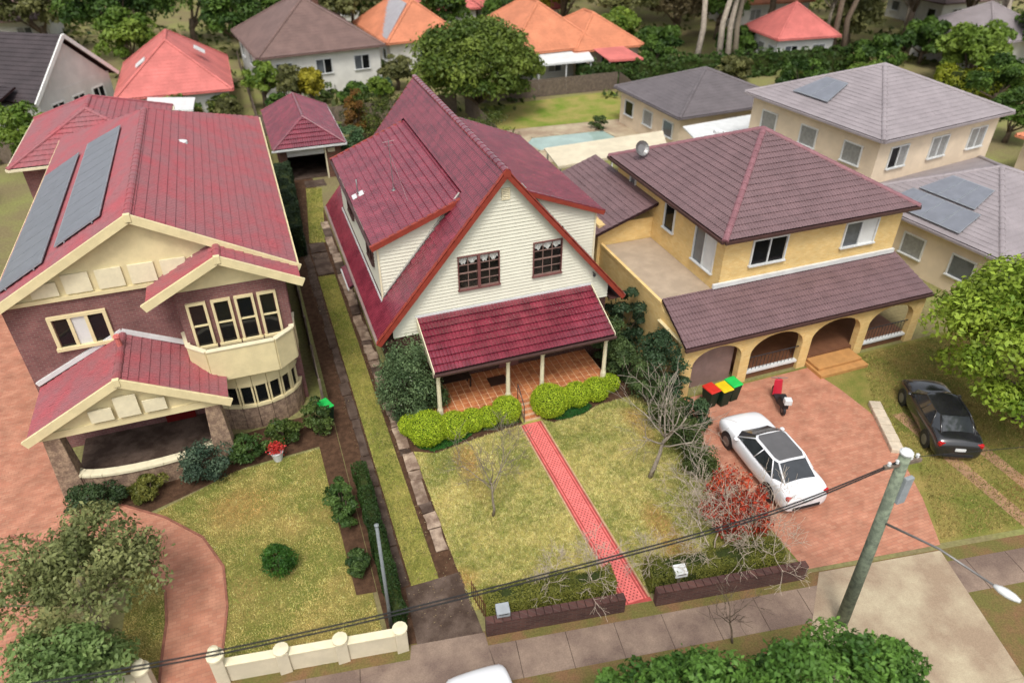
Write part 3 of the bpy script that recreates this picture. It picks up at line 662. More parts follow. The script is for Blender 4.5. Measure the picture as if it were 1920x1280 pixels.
# dormers with weatherboard cheeks
def dormer(mir):
    f = (lambda p: mirx(p)) if mir else (lambda p: p)
    X0, Z0, X1, Z1, Y0, Y1 = 3.65, 6.60, 7.42, 8.10, 25.38, 35.52
    P = [f(p) for p in ((X0, Y1, Z0), (X0, Y0, Z0), (X1, Y0, Z1), (X1, Y1, Z1))]
    if mir: P = [P[1], P[0], P[3], P[2]]
    dk = roof_plane(P, H, TILE_RED, DECK, single=0, dname='dormer_roof', deck=.1)
    # front verge board and capping
    for yy, s in ((Y0-.02, 1), (Y1+.02, 1)):
        a, b = Vector(f((X0-.06, yy, Z0-.1))), Vector(f((X1+.12, yy, Z1-.05))); d = (b-a).normalized()
        m = MB(); m.obox((a+b)/2, d, (0, 1, 0), d.cross(Vector((0, 1, 0))), (b-a).length/2, .022, .09); m.build('barge_board', BARGE, dk)
        up = d.cross(Vector((0, 1, 0))); up = up if up.z > 0 else -up; n = 10
        for i in range(n):
            p0 = a+(b-a)*(i/n)+up*.12+Vector((0, .05 if yy == Y0-.02 else -.05, 0)); p1 = a+(b-a)*((i+1)/n)+up*.105+Vector((0, .05 if yy == Y0-.02 else -.05, 0))
            m = MB(); m.bar(p0, p1, .14, .05, up); m.build('barge_cap', BARGE if not mir else TILE_RED, dk, bevel=.01)
    # apron strip where the dormer roof meets the main slope
    a, b = f((X1+.02, Y0, Z1+.035)), f((X1+.02, Y1, Z1+.035))
    m = MB(); m.bar(a, b, .16, .02, (0, 0, 1)); m.build('flashing', TILE_RED, dk)
    g = f((X0-.07, 0, 0))[0]; m = MB(); m.box(g-.05, g+.05, Y0, Y1, Z0-.13, Z0-.03); m.build('gutter', GUTTER, dk)
    # walls
    wall = MB(); xi, xo = f((3.92, 0, 0))[0], f((4.0, 0, 0))[0]; wall.box(min(xi, xo), max(xi, xo), 25.72, 35.3, 3.9, 6.55); dw = wall.build('dormer_wall', CREAM, H)
    tri = [(3.86, mz(3.86)+.05), (3.86, 6.58), (7.2, 7.93)]; tri = [(2*XR-a, b) for a, b in tri] if mir else tri
    tri = tri if mir else [tri[0], tri[2], tri[1]]
    boards(dw, (0, 25.66, 0), (1, 0, 0), tri, [], CREAM, N=(0, -1, 0))
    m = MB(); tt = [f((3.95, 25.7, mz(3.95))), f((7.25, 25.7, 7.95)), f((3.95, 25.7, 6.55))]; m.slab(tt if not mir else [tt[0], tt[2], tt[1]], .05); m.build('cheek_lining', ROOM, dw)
    m = MB(); tt = [f((3.9, 35.3, mz(3.9))), f((7.25, 35.3, 7.95)), f((3.9, 35.3, 6.55))]; m.slab(tt if mir else [tt[0], tt[2], tt[1]], .05); m.build('cheek_lining', CREAM, dw)
    bx = f((3.86, 0, 0))[0]; wins = [(26.9, 28.2, 5.0, 6.2), (31.6, 33.0, 5.0, 6.2)]
    boards(dw, (bx+(.06 if not mir else -.06), 0, 0), (0, 1, 0), [(25.62, mz(3.86)+.06), (35.36, mz(3.86)+.06), (35.36, 6.55), (25.62, 6.55)], wins, CREAM, N=(-1 if not mir else 1, 0, 0))
    c = f((3.86, 25.63, 0)); m = MB(); m.box(c[0]-.035, c[0]+.035, 25.59, 25.68, mz(3.86)+.02, 6.55); m.build('corner_board', CREAM_T, dw)
    # flashing down the cheek
    a, b = Vector(f((3.86, 25.60, mz(3.86)+.15))), Vector(f((7.3, 25.60, mz(7.3)+.15))); m = MB(); m.bar(a, b, .07, .05, (0, -.3, 1)); m.build('flashing', M('lead_grey', S(186, 182, 174, .7), .6, .1, 4.), dw)
    a, b = Vector(f((3.80, 25.6, mz(3.80)+.05))), Vector(f((3.80, 35.4, mz(3.80)+.05))); m = MB(); m.bar(a, b, .10, .02, (-1, 0, .6)); m.build('flashing', METAL_W, dw)
    if not mir:
        for (y0, y1, z0, z1) in wins:
            m = MB(); X = 3.9
            m.box(X-.1, X, y0-.05, y0, z0-.05, z1+.05); m.box(X-.1, X, y1, y1+.05, z0-.05, z1+.05); m.box(X-.1, X, y0, y1, z1, z1+.05); m.box(X-.13, X, y0, y1, z0-.05, z0); ym = (y0+y1)/2; m.box(X-.09, X, ym-.03, ym+.03, z0, z1)
            wn = m.build('window', GUTTER, H, bevel=.006)
            for a, b in ((y0, ym-.03), (ym+.03, y1)):
                m = MB(); m.box(X-.05, X-.045, a, b, z0, z1); m.build('pane', GLASS_D, wn)
    return dk
DL = dormer(False); DR = dormer(True)
# antenna and vent pipe on the left dormer roof
m = MB(); bz = 6.60+(5.35-3.65)*(1.5/3.77)
t = thing('tv_antenna', 'thin wire stayed antenna mast standing on the tiled dormer roof', 'antenna', (5.35, 28.9, bz))
MAST = M('galvanised', S(150, 148, 146, .7), .4, .1, 5., metal=.6)
m.tube([(5.35, 28.9, bz), (5.4, 29.3, bz+2.1)], .014, 6); m.build('mast', MAST, t)
m = MB(); m.lathe((5.35, 28.9, bz), [(.09, 0), (.1, .05), (.05, .09), (.03, .16)], 10); m.build('base_bracket', MAST, t)
m = MB()
for p in ((5.9, 30.6), (4.5, 29.6), (5.6, 27.3)): m.tube([(5.39, 29.2, bz+1.55), (p[0], p[1], 6.63+(p[0]-3.65)*(1.5/3.77))], .0035, 3)
m.build('stay_wire', MAST, t)
m = MB(); m.tube([(5.15, 29.3, bz+2.0), (5.65, 29.3, bz+2.05)], .007, 4); m.tube([(5.2, 29.2, bz+1.85), (5.62, 29.3, bz+1.88)], .007, 4); m.build('crossarm', MAST, t)
t = thing('vent_pipe', 'slim pipe on a pale flashing plate near the dormer gutter', 'pipe', (3.98, 30.2, 6.75))
m = MB(); m.tube([(4.0, 30.2, 6.72), (4.0, 30.2, 7.5)], .028, 8); m.build('pipe', MAST, t, smooth=True)
m = MB(); m.obox((4.02, 30.2, 6.80), (.929, 0, .37), (0, 1, 0), (-.37, 0, .929), .30, .22, .01); m.build('flashing_plate', METAL_W, t)
# side door hood
hp = [(3.05, 32.3, 2.25), (3.05, 30.2, 2.25), (3.75, 30.2, 2.7), (3.75, 32.3, 2.7)]
hd = roof_plane(hp, H, TILE_RED, DECK, dname='door_hood', deck=.08); m = MB(); m.box(2.97, 3.03, 30.2, 32.3, 2.13, 2.22); m.build('gutter', METAL_W, hd)
m = MB(); m.box(3.84, 3.9, 30.8, 31.7, 0.1, 2.1); m.build('side_door', CREAM_T, H)
# ------------------------------------------------------------------ veranda
VX0, VX1, VYE, VZE, VYT, VZT = 4.86, 12.46, 21.5, 2.93, 23.97, 3.93
vr = roof_plane([(VX0, VYE, VZE), (VX1, VYE, VZE), (VX1, VYT, VZT), (VX0, VYT, VZT)], H, TILE_RED, DECK, single=230, dname='veranda_roof', deck=.1, tw=.292, tl=.335)
m = MB(); m.bar((VX0-.05, 23.985, VZT+.06), (VX1+.05, 23.985, VZT+.06), .05, .09); m.build('flashing', METAL_W, vr)
for x in (VX0-.03, VX1+.03):
    m = MB(); m.slab([(x, VYE+.02, VZE-.16), (x, VYE+.02, VZE+.05), (x, VYT, VZT+.05), (x, VYT, VZT-.5)], .03); m.build('side_board', CREAM_T, vr)
m = MB(); m.box(VX0-.06, VX1+.06, VYE-.12, VYE-.01, VZE-.13, VZE-.02); m.build('gutter', GUTTER, vr, bevel=.02)
m = MB(); m.box(VX0, VX1, 21.78, 21.92, 2.52, 2.74); m.build('veranda_beam', CREAM_T, H, bevel=.01)
m = MB(); m.box(VX0+.02, VX1-.02, 21.93, 23.9, 2.7, 2.74); m.build('veranda_ceiling', CREAM_T, H)
for x in (5.05, 7.94, 9.43, 12.28):
    m = MB(); m.lathe((x, 21.85, 0), [(.135, .555), (.135, .62), (.125, .84), (.105, .90), (.105, .93), (.095, .95), (.078, 2.42), (.10, 2.44), (.11, 2.52)], 8); m.build('veranda_post', CREAM_T, H)
m = MB(); m.box(4.85, 12.46, 21.62, 24.05, 0, .53); vf = m.build('veranda_floor', GROUT, H)
me = None; nx, ny = 25, 8; tx, ty = 7.58/nx, 2.40/ny
for i in range(nx):
    for j in range(ny):
        if me is None:
            m = MB(); m.box(-tx/2+.016, tx/2-.016, -ty/2+.016, ty/2-.016, -.01, .014); o = m.build('floor_tile', PORCH_T, vf, bevel=.006, segs=1); me = o.data
        else: o = bpy.data.objects.new('floor_tile', me); link(o, vf)
        o.location = (4.865+(i+.5)*tx, 21.635+(j+.5)*ty, .535+random.uniform(-.0015, .0015))
# steps with tiled treads
st = MB(); 
for k in range(4): st.box(8.32, 9.04, 20.86+k*.19, 21.62, k*.137 if k == 0 else k*.137+.0005, (k+1)*.135)
st = st.build('steps', GROUT, H)
for k in range(4):
    for i in range(3):
        m = MB(); z = (k+1)*.135
        if k < 4: m.box(8.33+i*.237, 8.33+(i+1)*.237-.012, 20.85+k*.19, 20.85+k*.19+.185, z+.001, z+.018); m.build('step_tile', PORCH_T, st, bevel=.006, segs=1)
m = MB(); m.tube([(8.27, 20.85, 0), (8.27, 20.85, .85), (8.27, 21.6, 1.45), (8.27, 21.6, .55)], .018, 6); m.build('handrail', M('wrought_iron', (.03, .028, .03), .5), H)
# wall, door and windows under the veranda
for x0, x1, z0, z1 in ((5.4, 7.0, 1.3, 2.5), (10.2, 11.9, 1.3, 2.5)):
    m = MB(); Y = 24.03
    m.box(x0-.07, x1+.07, Y-.07, Y+.02, z1, z1+.07); m.box(x0-.1, x1+.1, Y-.12, Y+.02, z0-.08, z0); m.box(x0-.07, x0, Y-.07, Y+.02, z0, z1); m.box(x1, x1+.07, Y-.07, Y+.02, z0, z1); xm = (x0+x1)/2; m.box(xm-.03, xm+.03, Y-.06, Y+.02, z0, z1)
    wn = m.build('window', CREAM_T, H, bevel=.006)
    for a, b in ((x0, xm-.03), (xm+.03, x1)): m = MB(); m.box(a, b, Y-.02, Y-.015, z0, z1); m.build('pane', GLASS_D, wn)
m = MB(); m.box(8.3, 9.2, 23.98, 24.05, .55, 2.6); dr = m.build('front_door', FRAME_B, H, bevel=.006)
m = MB(); m.lathe((8.4, 23.95, 1.5), [(.03, 0), (.035, .03), (.03, .06)], 8); m.build('handle', MAST, dr)
tag((lambda m: m.box(7.55, 8.35, 22.9, 23.5, .55, .572).build('door_mat', M('mat_brown', S(92, 60, 46, .5), .95, .3, 30.), bevel=.004))(MB()), 'dark brown door mat on the tiled veranda floor', 'mat')
t = thing('veranda_bench', 'dark garden bench against the wall on the left of the veranda', 'bench', (6.1, 23.5, .55))
BW = M('bench_wood', S(70, 52, 42, .6), .6, .2, 6.)
for k in range(4): m = MB(); m.box(5.4, 6.8, 23.2+k*.11, 23.29+k*.11, .98, 1.01); m.build('seat_slat', BW, t)
for k in range(4): m = MB(); m.box(5.4, 6.8, 23.70, 23.72, 1.1+k*.11, 1.19+k*.11); m.build('back_slat', BW, t)
for x in (5.45, 6.75):
    for yy in (23.22, 23.66): m = MB(); m.box(x-.03, x+.03, yy-.03, yy+.03, .55, .98 if yy < 23.4 else 1.55); m.build('leg', BW, t)
# small floodlight under the right rake
m = MB(); m.tube([(12.55, 23.98, 4.55), (12.55, 23.85, 4.52)], .02, 6); m.lathe((12.55, 23.82, 4.42), [(.05, 0), (.07, .06), (.03, .14)], 8); m.build('floodlight', DARK, H)

# ------------------------------------------------------------------ garden of the lot
BOX1, BOX2 = S(100, 140, 18, .75), S(212, 230, 66, .98)
TOPIARY = [(3.80, 21.85, .40, 'small clipped box ball at the left end of the topiary row'), (4.32, 21.18, .62, 'large clipped box ball at the left corner of the veranda'),
  (5.38, 21.12, .50, 'clipped box ball second in size left of the veranda steps, beside the largest'), (6.18, 21.25, .42, 'clipped box ball in the middle of the row left of the steps'),
  (6.85, 21.28, .38, 'smallest clipped box ball left of the steps, between two bigger ones'), (7.66, 21.30, .50, 'round clipped box ball directly left of the veranda steps'),
  (9.45, 21.10, .62, 'largest clipped box ball directly right of the veranda steps'), (10.22, 21.30, .40, 'box ball squeezed between two bigger ones right of the steps'),
  (10.78, 21.25, .47, 'clipped box ball in the middle of the row right of the steps'), (11.68, 21.30, .46, 'clipped box ball at the right end of the topiary row'), (12.5, 21.6, .36, 'shaded box ball under the right veranda post')]
for (x, y, r, lab) in TOPIARY:
    r *= 1.2
    t = thing('topiary_ball', lab, 'topiary', (x, y, 0), 'clipped box balls along the veranda'); n = int(9000*r*r*4)
    d = RNG.normal(size=(n, 3)); d /= np.linalg.norm(d, axis=1)[:, None]; rr = r*(1+.05*RNG.normal(size=n)-.06*(vnoise(d[:, 0]*3, d[:, 1]*3+d[:, 2]*2, .7, int(x*10))))
    P = np.array([x, y, r*.86])+d*rr[:, None]*np.array([1, 1, .9]); P[:, 2] = np.maximum(P[:, 2], .02)
    leaf_mesh('foliage', P, d+.75*RNG.normal(size=(n, 3)), .021*(.7+.6*RNG.random(n)), pal(n, BOX1, BOX2, None, .16), leafmat('leaf_surface'), t, .6)
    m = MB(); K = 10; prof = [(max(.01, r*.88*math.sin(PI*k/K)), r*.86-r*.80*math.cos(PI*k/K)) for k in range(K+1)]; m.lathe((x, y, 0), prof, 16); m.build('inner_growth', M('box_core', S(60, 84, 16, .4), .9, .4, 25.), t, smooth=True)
    m = MB(); m.tube([(x, y, -.03), (x, y, .3)], .03, 6); m.build('stem', BARK, t)
# low ground cover in front of the balls
def patch(name, label, pts, c1, c2, dens=900, h=.14, leaf=.03):
    xs = [p[0] for p in pts]; ys = [p[1] for p in pts]; n = int((max(xs)-min(xs))*(max(ys)-min(ys))*dens); x = RNG.uniform(min(xs), max(xs), n); y = RNG.uniform(min(ys), max(ys), n); k = inpoly(x, y, pts); x, y = x[k], y[k]; n = len(x)
    z = h*(.25+.75*vnoise(x, y, .22, 3))*RNG.random(n)**.5+.02; P = np.stack([x, y, z], 1)
    o = leaf_mesh(name, P, RNG.normal(size=(n, 3))*.5+np.array([0, 0, 1.]), leaf*(.7+.6*RNG.random(n)), pal(n, c1, c2), leafmat('leaf_surface')); return stuff(o, label, 'ground cover')
struct(sheet('garden_bed', [(3.62, 20.75), (4.4, 20.35), (6.2, 20.6), (8.2, 20.78), (8.2, 21.62), (3.62, 22.6)], .013, SOIL))
struct(sheet('garden_bed', [(9.06, 20.78), (9.4, 20.42), (10.8, 20.5), (11.6, 20.8), (13.7, 20.9), (13.7, 24), (12.5, 24), (12.5, 21.62), (9.06, 21.62)], .013, SOIL))
GC1, GC2 = S(40, 100, 40, .6), S(86, 156, 62, .6)
patch('ground_cover', 'low bright green ground cover below the box balls left of the steps', [(3.75, 20.9), (4.3, 20.42), (5.3, 20.5), (6.1, 20.85), (5.6, 21.2), (4.6, 21.0)], GC1, GC2, 2600)
patch('ground_cover', 'low green ground cover under the box balls right of the steps', [(9.1, 20.95), (9.6, 20.42), (10.7, 20.42), (11.3, 20.75), (11.2, 21.1), (9.6, 20.95)], GC1, S(70, 130, 60, .6), 2600)
patch('ground_cover', 'thin ground cover and weeds beside the left of the steps', [(6.3, 20.9), (7.2, 20.75), (8.15, 20.85), (8.1, 21.2), (6.6, 21.1)], S(60, 110, 50, .6), S(120, 140, 80, .6), 1100)
DKG1, DKG2 = S(48, 70, 38, .65), S(112, 134, 78, .7)
t = shrub('camellia_bush', 'tall dark glossy camellia bush left of the veranda', 'bush', (4.02, 22.75, 0), (1.22, 1.15, 1.85), S(54, 80, 46, .7), S(132, 156, 106, .72), 17000, .048, 80, .33, up=.35)
n = 60; a = RNG.random(n)*2*PI; P = np.stack([4.12+.85*np.cos(a)*RNG.random(n)**.5, 22.7+.8*np.sin(a)*RNG.random(n)**.5, 1.0+1.9*RNG.random(n)], 1)
leaf_mesh('blossom', P, RNG.normal(size=(n, 3)), .03*np.ones(n), pal(n, S(220, 210, 210, .8), S(235, 225, 215, .8)), leafmat('leaf_surface'), t, .9)
SIDE = [((5.15, 22.35, .55), (.38, .4, .5), 'leafy branchlet plant in a pot spot behind the left veranda post', .4),
  ((13.25, 23.2, 0), (.75, .8, 1.35), 'dark shrub at the back right corner of the veranda', 1), ((13.35, 21.9, 0), (.8, .8, 1.15), 'dark evergreen shrub beside the right veranda post', 1),
  ((13.6, 20.3, 0), (.7, .9, 1.05), 'dense dark shrub behind the tall bare tree on the right', 1), ((13.55, 18.7, 0), (.62, .9, .9), 'rounded dark shrub on the right boundary mid lawn', 1),
  ((13.5, 17.2, 0), (.55, .8, .75), 'low dark shrub on the right boundary below the bare tree', 1), ((13.35, 15.9, 0), (.5, .7, .62), 'lowest mixed green shrub on the right boundary above the red bush', 1)]
for i, (b, r, lab, k) in enumerate(SIDE):
    shrub('boundary_shrub' if i else 'veranda_plant', lab, 'shrub', b, r, DKG1 if i < 5 else S(60, 80, 36, .55), DKG2 if i < 4 else S(110, 126, 66, .6), int(5200*k), .05, 34, .3)
# red leaved bush with bare stems through it
t = shrub('red_leaf_bush', 'bush of red and orange autumn leaves in the front right corner', 'bush', (13.0, 13.2, 0), (1.15, 1.35, 1.1), S(150, 30, 28, .8), S(214, 92, 56, .8), 5200, .064, 54, .3, shell=.1, up=.35, jit=.28)
n = 900; a = RNG.random(n)*2*PI; P = np.stack([13.1+.8*np.cos(a)*RNG.random(n)**.5, 12.6+.8*np.sin(a)*RNG.random(n)**.5, .1+.9*RNG.random(n)], 1); leaf_mesh('leaf_spray', P, RNG.normal(size=(n, 3)), .05*np.ones(n), pal(n, S(120, 130, 50, .6), S(190, 90, 50, .6)), leafmat('leaf_surface'), t)
bare_tree('bare_tree', 'slim leafless young tree in the left half of the lawn', (5.45, 16.6, 0), 4.0, .95, 15, 7, BARK_GREY, (0.02, .03), .055, .5, 4)
bare_tree('bare_tree', 'larger leafless pale tree in the right half of the lawn', (11.55, 16.35, 0), 6.0, .85, 23, 8, BARK_PALE, (.03, .1), .095, .36, 4)
for i, (b, h, sd, lab) in enumerate([((12.5, 13.9, 0), 3.0, 4, 'pale leafless shrub behind the red leaved bush'), ((11.9, 12.6, 0), 2.6, 5, 'spreading leafless shrub in front of the red leaved bush'), ((13.35, 11.75, 0), 2.9, 6, 'gnarled leafless shrub in the front right corner by the driveway'),
     ((9.6, 12.35, 0), 2.2, 7, 'low leafless shrub right of the path end'), ((7.55, 12.5, 0), 2.3, 8, 'low leafless shrub left of the path end'), ((6.3, 12.75, 0), 1.9, 9, 'twiggy leafless shrub in the front hedge halfway to the driveway')]):
    bare_tree('bare_shrub', lab, b, h, 1.0, sd, 4, M('twig_pale', S(206, 190, 170, .8), .9, .2, 8.), (-.22, .16), .03, .46, 4, 'leafless shrubs along the front', 'shrub', multi=4 if i < 3 else 2, twig=.0052)
# small dead stems left of the steps
bare_tree('dead_stems', 'small clump of dead stems beside the steps', (7.3, 20.55, 0), 1.1, .8, 31, 4, BARK_GREY, (0, -.2), .012, .5, 2, None, 'plant', multi=5, twig=.005)
# front hedge behind a low brown wall
HC1, HC2 = S(78, 92, 32, .7), S(158, 156, 72, .75)
hedge('front_hedge', 'low olive green clipped hedge between driveway gate and path', [(3.95, 12.95), (6.0, 12.65), (7.95, 12.35)], .72, .88, HC1, HC2, 1900, .028, rough=.16)
hedge('front_hedge', 'low olive green hedge right of the path along the front', [(9.1, 12.18), (11.3, 11.85), (13.6, 11.5)], .8, .85, HC1, HC2, 1900, .028, rough=.2)
FB = brickmat('front_wall_brick', S(120, 84, 76, .55), S(98, 70, 66, .55), S(120, 100, 92, .5))
for x0, x1, lab in ((3.75, 8.0, 'low dark brick front wall left of the path gate'), (9.0, 14.0, 'low dark brick front wall right of the path gate')):
    t = thing('front_wall', lab, 'wall', (x0, STREET(x0), 0)); a = Vector((x0, STREET(x0)-.15, .3)); b = Vector((x1, STREET(x1)-.15, .3)); m = MB(); m.bar(a, b, .22, .6); m.build('brickwork', FB, t, bevel=.01)
    n = int((x1-x0)/.24)
    for i in range(n):
        p, q = a.lerp(b, (i+.03)/n), a.lerp(b, (i+.97)/n); m = MB(); m.bar(p+Vector((0, 0, .335)), q+Vector((0, 0, .335)), .26, .065); m.build('coping_brick', FB, t, bevel=.008, segs=1)
t = thing('driveway_gate', 'small rusty picket gate standing open beside the driveway', 'gate', (3.74, 13.35, 0))
RUST = M('rusty_iron', S(120, 78, 52, .6), .8, .3, 12., rnd=.1)
for k in range(8): m = MB(); m.tube([(3.74+.02*k, 13.65-.13*k, .08), (3.74+.02*k, 13.65-.13*k, .85)], .014, 5); m.build('bar', RUST, t)
for z in (.18, .72): m = MB(); m.tube([(3.74, 13.67, z), (3.89, 12.71, z)], .014, 5); m.build('rail', RUST, t)
def letterbox(label, p, mat, rz):
    t = thing('letterbox', label, 'letterbox', p); f = frame2(p, rz)
    m = MB(); m.box(-.05, .05, -.05, .05, 0, .72); m.xf(f).build('post', TIMBER, t)
    m = MB(); m.add([(-.2, -.16, .72), (.2, -.16, .72), (.2, .16, .72), (-.2, .16, .72), (-.2, -.16, .9), (.2, -.16, .9), (.2, .16, .98), (-.2, .16, .98)], [(0,3,2,1),(4,5,6,7),(0,1,5,4),(1,2,6,5),(2,3,7,6),(3,0,4,7)]); m.xf(f).build('box', mat, t, bevel=.01)
    m = MB(); m.box(-.14, .14, -.166, -.158, .83, .86); m.xf(f).build('slot', DARK, t)
letterbox('white letterbox standing in the front hedge right of the path', (9.95, 11.75, 0), METAL_W, -.15)
letterbox('grey letterbox in the front hedge near the driveway gate', (4.3, 12.35, 0), M('grey_metal', S(170, 176, 180, .7), .5, .1, 5.), -.15)
# left boundary
hedge('side_hedge', 'narrow dark green hedge along the driveway near the street', [(1.40, 13.35), (1.42, 19.8)], .5, 1.0, S(34, 60, 26, .5), S(80, 112, 48, .55), 1300, .032, rough=.16)
hedge('side_hedge', 'tall dark green hedge beside the driveway below the garage', [(1.28, 38.6), (1.75, 49.0)], 1.0, 1.9, S(30, 52, 34, .5), S(82, 104, 66, .55), 700, .055, rough=.2)
# ------------------------------------------------------------------ garage
G = thing('garage', 'brick garage with crimson hipped tiled roof and open door at the end of the driveway', 'garage', (3.75, 50, 0))
BRICK_G = brickmat('garage_brick', S(136, 86, 70, .6), S(112, 70, 58, .6), S(150, 128, 112, .55))
m = MB(); m.box(1.75, 1.99, 50.1, 58.4, 0, 2.4); m.box(5.65, 5.89, 50.1, 58.4, 0, 2.4); m.box(1.99, 5.65, 58.2, 58.4, 0, 2.4); m.box(1.99, 2.2, 50.1, 50.34, 0, 2.4); m.box(4.75, 5.65, 50.1, 50.34, 0, 2.4); m.box(2.2, 4.75, 50.1, 50.34, 2.2, 2.4); m.build('brick_wall', BRICK_G, G)
m = MB(); m.box(2.0, 5.64, 50.36, 58.19, .0, .03); m.build('floor', CONC_DARK, G)
gx0, gx1, gy0, gy1, ge, gr = 1.33, 6.2, 49.7, 59.0, 2.5, 4.12; ga, gb = (3.72, 51.3, gr), (3.72, 57.0, gr)
for P in ([(gx0, gy0, ge), (gx1, gy0, ge), ga], [(gx1, gy0, ge), (gx1, gy1, ge), gb, ga], [(gx1, gy1, ge), (gx0, gy1, ge), gb], [(gx0, gy1, ge), (gx0, gy0, ge), ga, gb]): g = roof_plane(P, G, TILE_RED, DECK, deck=.08)
for a, b in ((ga, gb), ((gx0, gy0, ge), ga), ((gx1, gy0, ge), ga), ((gx1, gy1, ge), gb), ((gx0, gy1, ge), gb)): ridge_caps(a, b, g, TILE_RED, .13, .42)
m = MB(); m.box(gx0-.08, gx1+.08, gy0-.1, gy0-.01, ge-.14, ge-.03); m.box(gx1+.01, gx1+.1, gy0, gy1, ge-.14, ge-.03); m.build('gutter', METAL_W, G)
m = MB()
for k in range(7): m.box(2.22, 4.73, 50.12+.004*(k % 2), 50.16, 2.2-.06*(k+1), 2.2-.06*k-.006)
m.build('roller_door', METAL_W, G)
m = MB(); m.box(4.74, 4.84, 50.05, 50.11, 0, 2.3); m.build('door_jamb', CREAM_T, G)
m = MB(); m.box(4.95, 5.45, 50.03, 50.1, 1.85, 2.1); m.build('light_box', RENDER_W, G)
# planting behind the house and garage
for i, (b, r, c1, c2, lab) in enumerate([((6.9, 53.5, 0), (1.0, 2.4, 1.4), S(50, 90, 50, .55), S(120, 150, 100, .6), 'grey green rounded shrub beside the garage roof'), ((9.3, 57.0, 0), (2.2, 1.6, 1.9), S(50, 74, 30, .55), S(130, 140, 60, .6), 'broad mixed green shrub behind the house'),
     ((7.6, 48.5, 0), (1.3, 1.5, .9), S(130, 76, 40, .55), S(176, 130, 74, .6), 'rusty brown fern clump behind the house'), ((11.9, 55.5, 0), (1.5, 1.5, 2.0), S(44, 66, 30, .55), S(120, 120, 50, .6), 'dark green shrub hidden partly by the rear gable'),
     ((8.0, 56.5, 0), (.9, .9, 2.2), S(120, 80, 40, .55), S(170, 130, 60, .6), 'orange tinged shrub between the green ones behind the garage'), ((15.8, 47.5, 0), (2.3, 2.6, 2.0), S(56, 80, 30, .55), S(140, 150, 70, .6), 'broad yellow green shrub behind the right dormer'), ((16.0, 42.5, 0), (1.6, 2.0, 1.6), S(46, 70, 34, .55), S(110, 130, 60, .6), 'green shrub on the right boundary behind the dormer'), ((8.7, 51.5, 0), (.8, .8, 1.1), S(40, 80, 44, .55), S(90, 140, 70, .6), 'spiky bright green plant below the rear shrubs')]):
    shrub('backyard_shrub', lab, 'shrub', b, r, c1, c2, 4200, .085, 36)
# ------------------------------------------------------------------ street poles and wires
t = thing('utility_pole', 'weathered green grey timber power pole with street lamp on the verge', 'power pole', (14.03, 8.95, 0))
POLE = M('pole_timber', S(160, 172, 146, .68), .9, .25, 5., .4, 20., col2=S(124, 134, 116, .62), fine=.15)
m = MB(); m.tube([(14.03, 8.95, -.1), (13.9, 8.95, 3.6), (13.75, 8.95, 7.05)], [.19, .165, .14], 12); m.build('pole', POLE, t, smooth=True)
m = MB(); m.lathe((13.75, 8.95, 7.05), [(.16, 0), (.17, .05), (.12, .1), (.02, .12)], 12); m.build('pole_cap', METAL_W, t)
m = MB(); m.bar((13.2, 8.98, 6.72), (14.3, 8.9, 6.72), .09, .1); m.build('crossarm', TIMBER, t)
for x in (13.3, 13.55, 14.0, 14.2): m = MB(); m.lathe((x, 8.95, 6.77), [(.035, 0), (.05, .04), (.035, .07), (.05, .1), (.02, .13)], 8); m.build('insulator', METAL_W, t)
m = MB(); m.box(13.86, 14.12, 8.72, 8.84, 5.4, 6.3); m.build('cable_box', M('grey_metal', (.4, .42, .43)), t, bevel=.02)
LA = Vector((13.86, 8.85, 4.6)); LB = Vector((14.85, 6.28, 4.55))
m = MB(); m.tube([LA, LA.lerp(LB, .5)+Vector((0, 0, .22)), LB+Vector((0, 0, .12))], [.035, .03, .028], 8); m.build('lamp_arm', MAST, t, smooth=True)
d = (LB-LA).normalized(); sd = d.cross(Vector((0, 0, 1))).normalized(); m = MB(); up = sd.cross(d)
for k, (ww, hh) in enumerate(((.05, .04), (.11, .08), (.13, .09), (.11, .08), (.05, .04))):
    for q in range(8): a = 2*PI*q/8; m.v.append(tuple(LB+Vector((0, 0, .12))+d*(k*.15-.05)+sd*math.cos(a)*ww+up*math.sin(a)*hh))
for k in range(4):
    for q in range(8): m.f.append((k*8+q, k*8+(q+1) % 8, k*8+8+(q+1) % 8, k*8+8+q))
m.f += [tuple(range(7, -1, -1)), tuple(range(32, 40))]; m.build('lamp_head', METAL_W, t, smooth=True)
t = thing('service_pole', 'slim pale grey steel pole at the corner of the left front fence', 'pole', (1.12, 13.34, 0)); m = MB(); m.tube([(1.12, 13.34, -.05), (1.15, 13.33, 4.7)], [.055, .045], 10); m.build('pole', M('pole_grey', S(150, 156, 158, .62), .6, .12, 4.), t, smooth=True); m = MB(); m.lathe((1.15, 13.33, 4.7), [(.06, 0), (.065, .04), (.02, .07)], 10); m.build('pole_cap', MATS['pole_grey'], t)
WIRE = M('cable_black', (.015, .015, .015), .6)
def wire(label, pts, r):
    P = []
    for i in range(len(pts)-1):
        for k in range(10): P.append(Vector(pts[i]).lerp(Vector(pts[i+1]), k/10))
    P.append(Vector(pts[-1]))
    for _ in range(14): P = [P[0]]+[(P[i-1]+P[i]*2+P[i+1])/4 for i in range(1, len(P)-1)]+[P[-1]]
    tag(MB().tube(P, r, 5).build('overhead_wire', WIRE, smooth=True), label, 'wire', 'overhead wires')
W = [(13.6, 8.95, 6.84), (10.05, 9.25, 5.88), (1.34, 10.3, 5.08), (-5.1, 10.8, 5.3), (-22, 13.2, 6.9)]
wire('upper black overhead cable crossing the front of the lot', W, .021)
wire('lower black overhead cable just below the first one', [(x, y-.02, z-.1-(.0 if i else -.06)) for i, (x, y, z) in enumerate(W)], .021)
